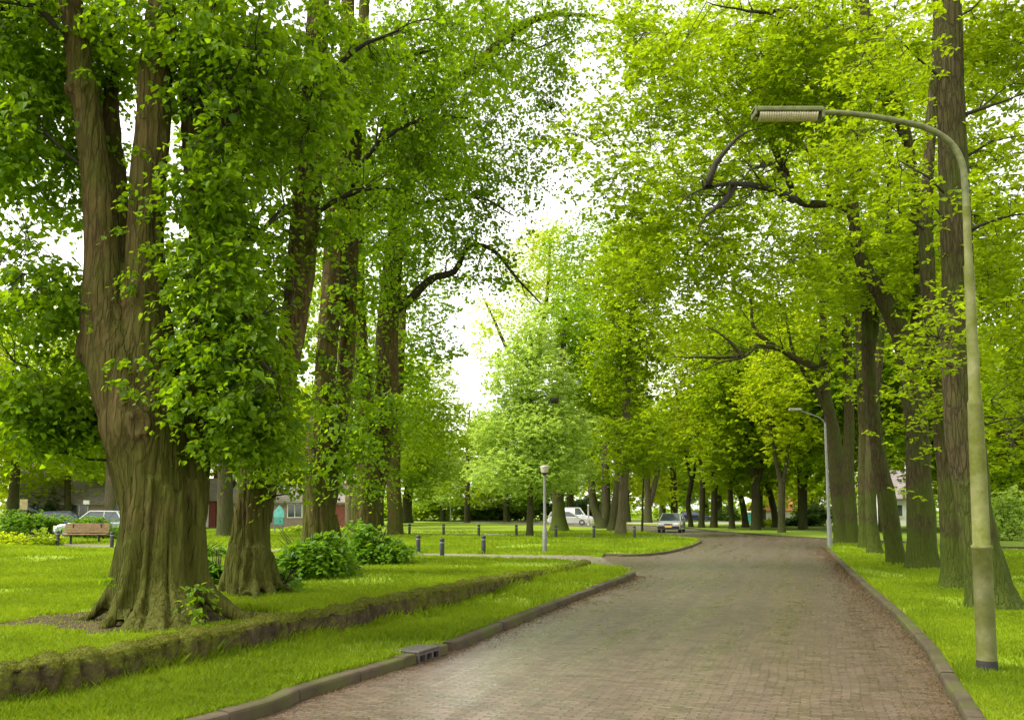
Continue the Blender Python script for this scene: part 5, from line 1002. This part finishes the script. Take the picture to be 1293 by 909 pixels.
# ------------------------------------------------------------------ cars
def carpaint(name, col): return simple(name, col, .25, .2, .04, 3, 0, .5, 1.)
M['p_silver'] = carpaint('silver_paint', (.55, .56, .54)); M['p_white'] = carpaint('van_white', (.8, .8, .8)); M['p_blue'] = carpaint('dark_blue_paint', (.03, .045, .12)); M['p_grey'] = carpaint('grey_car_paint', (.4, .43, .45))
g_ = NT('car_glass'); M['glass'] = g_.pbr((.05, .065, .07), .06, spec=.9); M['rubber'] = simple('rubber', (.02, .02, .02), .8); M['plate'] = simple('yellow_plate', (.75, .48, .03), .5, 0, .05, 3, 0); M['headlight'] = simple('headlight_glass', (.7, .72, .72), .1, 0, .03, 3, 0, .8)
M['amber'] = simple('amber_lens', (.6, .2, .02), .3, 0, .05, 3, 0)
def car(loc, rz, label, paint, kind='hatch', L=3.9, Wd=1.66, Hc=1.42, cat='car', open_tail=False):
    C_ = empty('parked_car' if cat == 'car' else 'parked_van', tuple(loc), label, cat, 'vehicles parked round the junction'); Rm = Rz(rz); h = L / 2
    def X(V): return np.asarray(V, float) @ Rm.T + np.asarray(loc)
    van = kind == 'van'; zb = .62 if not van else .75
    low = [(-h, .35), (-h + .03, zb + .12), (-h + .15, zb + .26), (h * .30 if not van else h * .45, zb + .26), (h * .55, zb + .22), (h * .88, zb + .10), (h - .02, zb - .06), (h, .38), (h - .12, .22), (-h + .1, .24)]
    stn = [(-1, .93), (-.94, 1.), (.94, 1.), (1, .93)]
    body = MB(); n = len(low); V = []
    for s, k in stn: V += [(x * (k if abs(x) > h * .8 else 1), s * Wd / 2, .24 + (z - .24) * (k if z > .5 else 1) if z > .3 else z) for x, z in low]
    f = [(i * n + j, i * n + (j + 1) % n, (i + 1) * n + (j + 1) % n, (i + 1) * n + j) for i in range(3) for j in range(n)] + [tuple(range(n))[::-1], tuple(range(3 * n, 4 * n))]
    body.add(X(V), f)
    zr = Hc; zg = zb + .24
    if van: gh = [(-h + .06, zg), (-h + .10, zr), (h * .25, zr), (h * .52, zg)]
    elif kind == 'estate': gh = [(-h + .12, zg), (-h + .42, zr - .04), (h * .02, zr), (h * .45, zg)]
    else: gh = [(-h + .10, zg), (-h + .5, zr - .03), (h * .02, zr), (h * .42, zg)]
    def shell(mb, gh, t0, t1, w0, w1):   # roof and pillars
        a = [(x, s * (w0 if i in (0, 3) else w1), z) for s in (-1, 1) for i, (x, z) in enumerate(gh)]; mb.add(X(a), [(1, 2, 6, 5)])
    w0, w1 = Wd / 2 - .05, Wd / 2 - .2
    p = [np.array((x, 0, z)) for x, z in gh]
    roof = MB(); ths = .05
    V = []
    for (x, z), w_ in ((gh[1], w1), (gh[2], w1)): V += [(x, -w_, z - ths), (x, w_, z - ths), (x, w_, z), (x, -w_, z)]
    roof.add(X(V), [(0, 1, 2, 3), (7, 6, 5, 4), (3, 2, 6, 7), (0, 3, 7, 4), (1, 5, 6, 2), (0, 4, 5, 1)])
    def bar(a, b, r_=.045):
        tube(roof, X([a, b]), [r_, r_], 6)
    for s in (-1, 1):
        A_ = [(gh[0][0], s * w0, gh[0][1]), (gh[1][0], s * w1, gh[1][1] - .03), (gh[2][0], s * w1, gh[2][1] - .03), (gh[3][0], s * w0, gh[3][1])]
        bar(A_[0], A_[1], .07); bar(A_[1], A_[2]); bar(A_[2], A_[3]); xm = (gh[1][0] + gh[2][0]) / 2 - .05; bar((xm, s * w0, zg), (xm, s * w1, zr - .03), .04)
    body.build('body', paint, C_); roof.build('roof', paint, C_, smooth=False)
    def quad(name, pts, mat, par=C_):
        q = MB(); c = np.mean(pts, 0); q.add(X(pts), [tuple(range(len(pts)))]); return q.build(name, mat, par)
    i_ = .02
    quad('windscreen', [(gh[3][0], -w0, gh[3][1]), (gh[3][0], w0, gh[3][1]), (gh[2][0], w1, gh[2][1] - .03), (gh[2][0], -w1, gh[2][1] - .03)], M['glass'])
    if not van:
        quad('rear_window', [(gh[0][0], w0, gh[0][1]), (gh[0][0], -w0, gh[0][1]), (gh[1][0], -w1, gh[1][1] - .03), (gh[1][0], w1, gh[1][1] - .03)], M['glass'])
        for s in (-1, 1): quad('side_window', [(gh[0][0], s * w0, gh[0][1]), (gh[3][0], s * w0, gh[3][1]), (gh[2][0], s * w1, gh[2][1] - .03), (gh[1][0], s * w1, gh[1][1] - .03)], M['glass'])
    else:
        for s in (-1, 1):
            xm = h * .0; quad('side_panel', [(gh[0][0], s * w0, gh[0][1]), (xm, s * w0, gh[0][1]), (xm, s * w1, gh[1][1] - .03), (gh[1][0], s * w1, gh[1][1] - .03)], paint); quad('side_window', [(xm, s * w0, zg), (gh[3][0], s * w0, zg), (gh[2][0], s * w1, zr - .03), (xm, s * w1, zr - .03)], M['glass'])
    for sx in (-.62, .64):
        for s in (-1, 1):
            c = np.array((sx * h, s * (Wd / 2 - .08), .30)); WH = MB(); th = np.arange(20) * 2 * PI / 20; V = []
            for r_, yy in ((.2, -.09), (.29, -.09), (.305, -.05), (.305, .06), (.28, .095), (.2, .09)): V += [(c[0] + r_ * math.cos(a), c[1] + s * yy, c[2] + r_ * math.sin(a)) for a in th]
            WH.add(X(V), [(i * 20 + j, i * 20 + (j + 1) % 20, (i + 1) * 20 + (j + 1) % 20, (i + 1) * 20 + j) for i in range(5) for j in range(20)]); WH.add(X(V[:20]), [tuple(range(20))])
            wo_ = WH.build('wheel', M['rubber'], C_)
            RM = MB(); V = [(c[0] + r_ * math.cos(a), c[1] + s * yy, c[2] + r_ * math.sin(a)) for r_, yy in ((.2, .075), (.17, .085), (.05, .07)) for a in th]; RM.add(X(V), [(i * 20 + j, i * 20 + (j + 1) % 20, (i + 1) * 20 + (j + 1) % 20, (i + 1) * 20 + j) for i in range(2) for j in range(20)] + [tuple(range(40, 60))])
            r_o = RM.build('rim', M['galv'], wo_)
    bp = MB(); box(bp, X([(h - .02, 0, .38)])[0], (.14, Wd - .08, .24), rz, .04); bp.build('bumper', M['black'] if kind == 'hatch' else paint, C_)
    bp = MB(); box(bp, X([(-h + .02, 0, .42)])[0], (.12, Wd - .1, .2), rz, .04); bp.build('bumper', paint, C_)
    gr = MB(); box(gr, X([(h + .005, 0, .60)])[0], (.04, .62, .10), rz, .01); gr.build('radiator_grille', M['black'], C_)
    pl = MB(); box(pl, X([(h + .06, 0, .44)])[0], (.02, .50, .12), rz, .004); pl.build('number_plate', M['plate'], C_)
    for s in (-1, 1):
        q = MB(); box(q, X([(h - .03, s * (Wd / 2 - .28), .61)])[0], (.10, .34, .15), rz, .03); q.build('headlight', M['headlight'], C_)
        q = MB(); box(q, X([(h - .04, s * (Wd / 2 - .10), .59)])[0], (.10, .07, .13), rz, .02); q.build('indicator', M['amber'], C_)
        q = MB(); box(q, X([(h * .38, s * (Wd / 2 + .07), zb + .33)])[0], (.08, .16, .12), rz, .03); q.build('mirror', M['black'] if kind == 'hatch' else paint, C_)
    if open_tail:
        q = MB(); V = np.array([(-h + .3, -.7, Hc - .02), (-h + .3, .7, Hc - .02), (-h - .55, .65, Hc + .28), (-h - .55, -.65, Hc + .28)]); q.add(X(np.vstack([V, V - [0, 0, .05]])), [(0, 1, 2, 3), (7, 6, 5, 4), (0, 4, 5, 1), (1, 5, 6, 2), (2, 6, 7, 3), (3, 7, 4, 0)]); q.build('tailgate', paint, C_)
    return C_
def at(px, d, z=0.): return np.array([(px - IW / 2) / FP * d, d, z])
cz = G(853, 672.3); car((cz[0], cz[1] + 1.6, 0), -PI / 2 - .30, 'silver-white hatchback facing the camera at the bend, yellow front number plate', M['p_silver'], 'hatch', 3.8, 1.68, 1.42)
sv = at(718, 92, LZ); car(sv, -.12, 'silver estate car parked side-on behind the cone-flared oak', M['p_silver'], 'estate', 4.3, 1.7, 1.42)
car(at(726, 99, LZ), -.12, 'white van parked behind the silver estate car', M['p_white'], 'van', 4.1, 1.75, 1.82, 'van')
car(at(876, 122, LZ), -.15, 'dark blue car with pale nose seen through the slender row trees', M['p_blue'], 'hatch', 4.2, 1.7, 1.42)
car(at(121, 52, LZ), PI + .15, 'grey car showing its roof above the hedge behind the bench', M['p_grey'], 'hatch', 3.9, 1.66, 1.55)
car(at(90, 57, LZ), .3, 'dark blue car with raised tailgate behind the hedge left of the grey car', M['p_blue'], 'hatch', 3.9, 1.66, 1.5, open_tail=True)
# ------------------------------------------------------------------ houses
def tilemat(name, a, b):
    t = NT(name); v = t.coord('Object', (1, 1, 1)); wv = t.n('ShaderNodeTexBrick'); t.l(v, wv.inputs[0]); 
    c = t.coord('UV'); 
    n = t.noise(v, 3, 4); w1 = t.n('ShaderNodeTexWave', wave_type='BANDS', bands_direction='Z'); w1.inputs['Scale'].default_value = 1.6; w1.inputs['Distortion'].default_value = .4; t.l(v, w1.inputs[0])
    col = t.mix(t.ramp(n, [(.3, 0.), (.7, 1.)]), a, b); col = t.mix(t.math('MULTIPLY', t.ramp(w1.outputs[1], [(.0, 1.), (.3, 0.)]), .5), col, [x * .5 for x in a]); return t.pbr(col, .8, w1.outputs[1], .03, 1.)
def brickmat(name, a, b, mort=(.35, .32, .28)):
    t = NT(name); v = t.coord('Object', (1, 1, 1), (PI / 2, 0, 0)); br = t.n('ShaderNodeTexBrick'); t.l(v, br.inputs[0])
    for k, x in (('Scale', 1.), ('Mortar Size', .01), ('Brick Width', .22), ('Row Height', .07)): br.inputs[k].default_value = x
    br.inputs['Color1'].default_value = (*a, 1); br.inputs['Color2'].default_value = (*b, 1); br.inputs['Mortar'].default_value = (*mort, 1); return t.pbr(br.outputs[0], .85)
M['tile_grey'] = tilemat('grey_tiles', (.20, .17, .16), (.30, .26, .24)); M['tile_orange'] = tilemat('orange_tiles', (.45, .16, .05), (.55, .22, .08)); M['brick_pink'] = brickmat('pink_brick', (.26, .17, .13), (.33, .22, .17)); M['brick_brown'] = brickmat('brown_brick', (.28, .17, .12), (.36, .22, .15)); M['reddoor'] = simple('red_paint', (.20, .05, .035), .6); M['render'] = simple('white_render', (.72, .71, .68), .8, 0, .05)
def house(loc, wd, dp, wh, rh, rz, wall, roof, label, door=None, name='house'):
    Hh_ = empty(name, tuple(loc), label, 'house'); Rm = Rz(rz)
    X = lambda V: np.asarray(V, float) @ Rm.T + np.asarray(loc)
    w_ = MB(); v = [(-wd / 2, -dp / 2, -.1), (wd / 2, -dp / 2, -.1), (wd / 2, dp / 2, -.1), (-wd / 2, dp / 2, -.1), (-wd / 2, -dp / 2, wh), (wd / 2, -dp / 2, wh), (wd / 2, dp / 2, wh), (-wd / 2, dp / 2, wh), (-wd / 2, 0, wh + rh - .1), (wd / 2, 0, wh + rh - .1)]
    w_.add(X(v), [(0, 1, 5, 4), (2, 3, 7, 6), (1, 2, 6, 9, 5), (3, 0, 4, 8, 7)]); w_.build('wall', wall, Hh_)
    r_ = MB(); o = .4; t_ = .16
    for s in (-1, 1):
        v = [(-wd / 2 - o, s * (dp / 2 + o), wh - o * rh / (dp / 2)), (wd / 2 + o, s * (dp / 2 + o), wh - o * rh / (dp / 2)), (wd / 2 + o, 0, wh + rh), (-wd / 2 - o, 0, wh + rh)]; v = v + [(a, b, c + t_) for a, b, c in v]
        r_.add(X(v), [(0, 1, 2, 3), (7, 6, 5, 4), (0, 4, 5, 1), (1, 5, 6, 2), (3, 7, 4, 0), (2, 6, 7, 3)])
    ro = r_.build('roof', roof, Hh_); c_ = MB(); box(c_, X([(wd * .2, .3, wh + rh + .3)])[0], (.6, .6, 1.6), rz); ch = c_.build('chimney', wall, ro)
    nwin = max(2, int(wd / 3.2))
    for k in range(nwin):
        x = -wd / 2 + wd * (k + .5) / nwin
        if door is not None and k == nwin - 1:
            q = MB(); box(q, X([(x, -dp / 2 - .03, 1.05)])[0], (1., .1, 2.1), rz, .01); q.build('door', door, Hh_); continue
        fr = MB(); fw_, fh = 1.3, 1.2; zc = 1.5
        for a, b, sx, sz in ((0, fh / 2, fw_ + .1, .08), (0, -fh / 2, fw_ + .1, .08), (-fw_ / 2, 0, .08, fh - .08), (fw_ / 2, 0, .08, fh - .08), (0, 0, .06, fh - .08)): box(fr, X([(x + a, -dp / 2 - .05, zc + b)])[0], (sx, .1, sz), rz)
        fo = fr.build('window', M['white'], Hh_); q = MB(); box(q, X([(x, -dp / 2 - .02, zc)])[0], (fw_ - .08, .05, fh - .08), rz); q.build('window_pane', M['glass'], fo)
    return Hh_
house(at(112, 78, LZ), 10, 8, 2.3, 3.4, .3, M['brick_brown'], M['tile_grey'], 'brown brick house with a steep grey tiled roof behind the bench')
house(at(385, 84, LZ), 12, 7, 2.3, 1.6, 0, M['brick_pink'], M['tile_grey'], 'low pink brick house with a red door behind the middle limes', M['reddoor'])
house(at(262, 84, LZ), 4.5, 6, 2.6, 1.8, -.1, M['reddoor'], M['tile_grey'], 'small dark red building with white frames behind the first lime', M['white'])
house(at(1136, 92, LZ), 4.6, 6, 2.9, 2.6, -.2, M['render'], M['tile_grey'], 'white house with a grey roof between the oaks on the right')
house(at(982, 140, LZ), 7, 6, 1.5, 1.8, .1, M['render'], M['tile_orange'], 'small white house with an orange tiled roof behind the row trees')
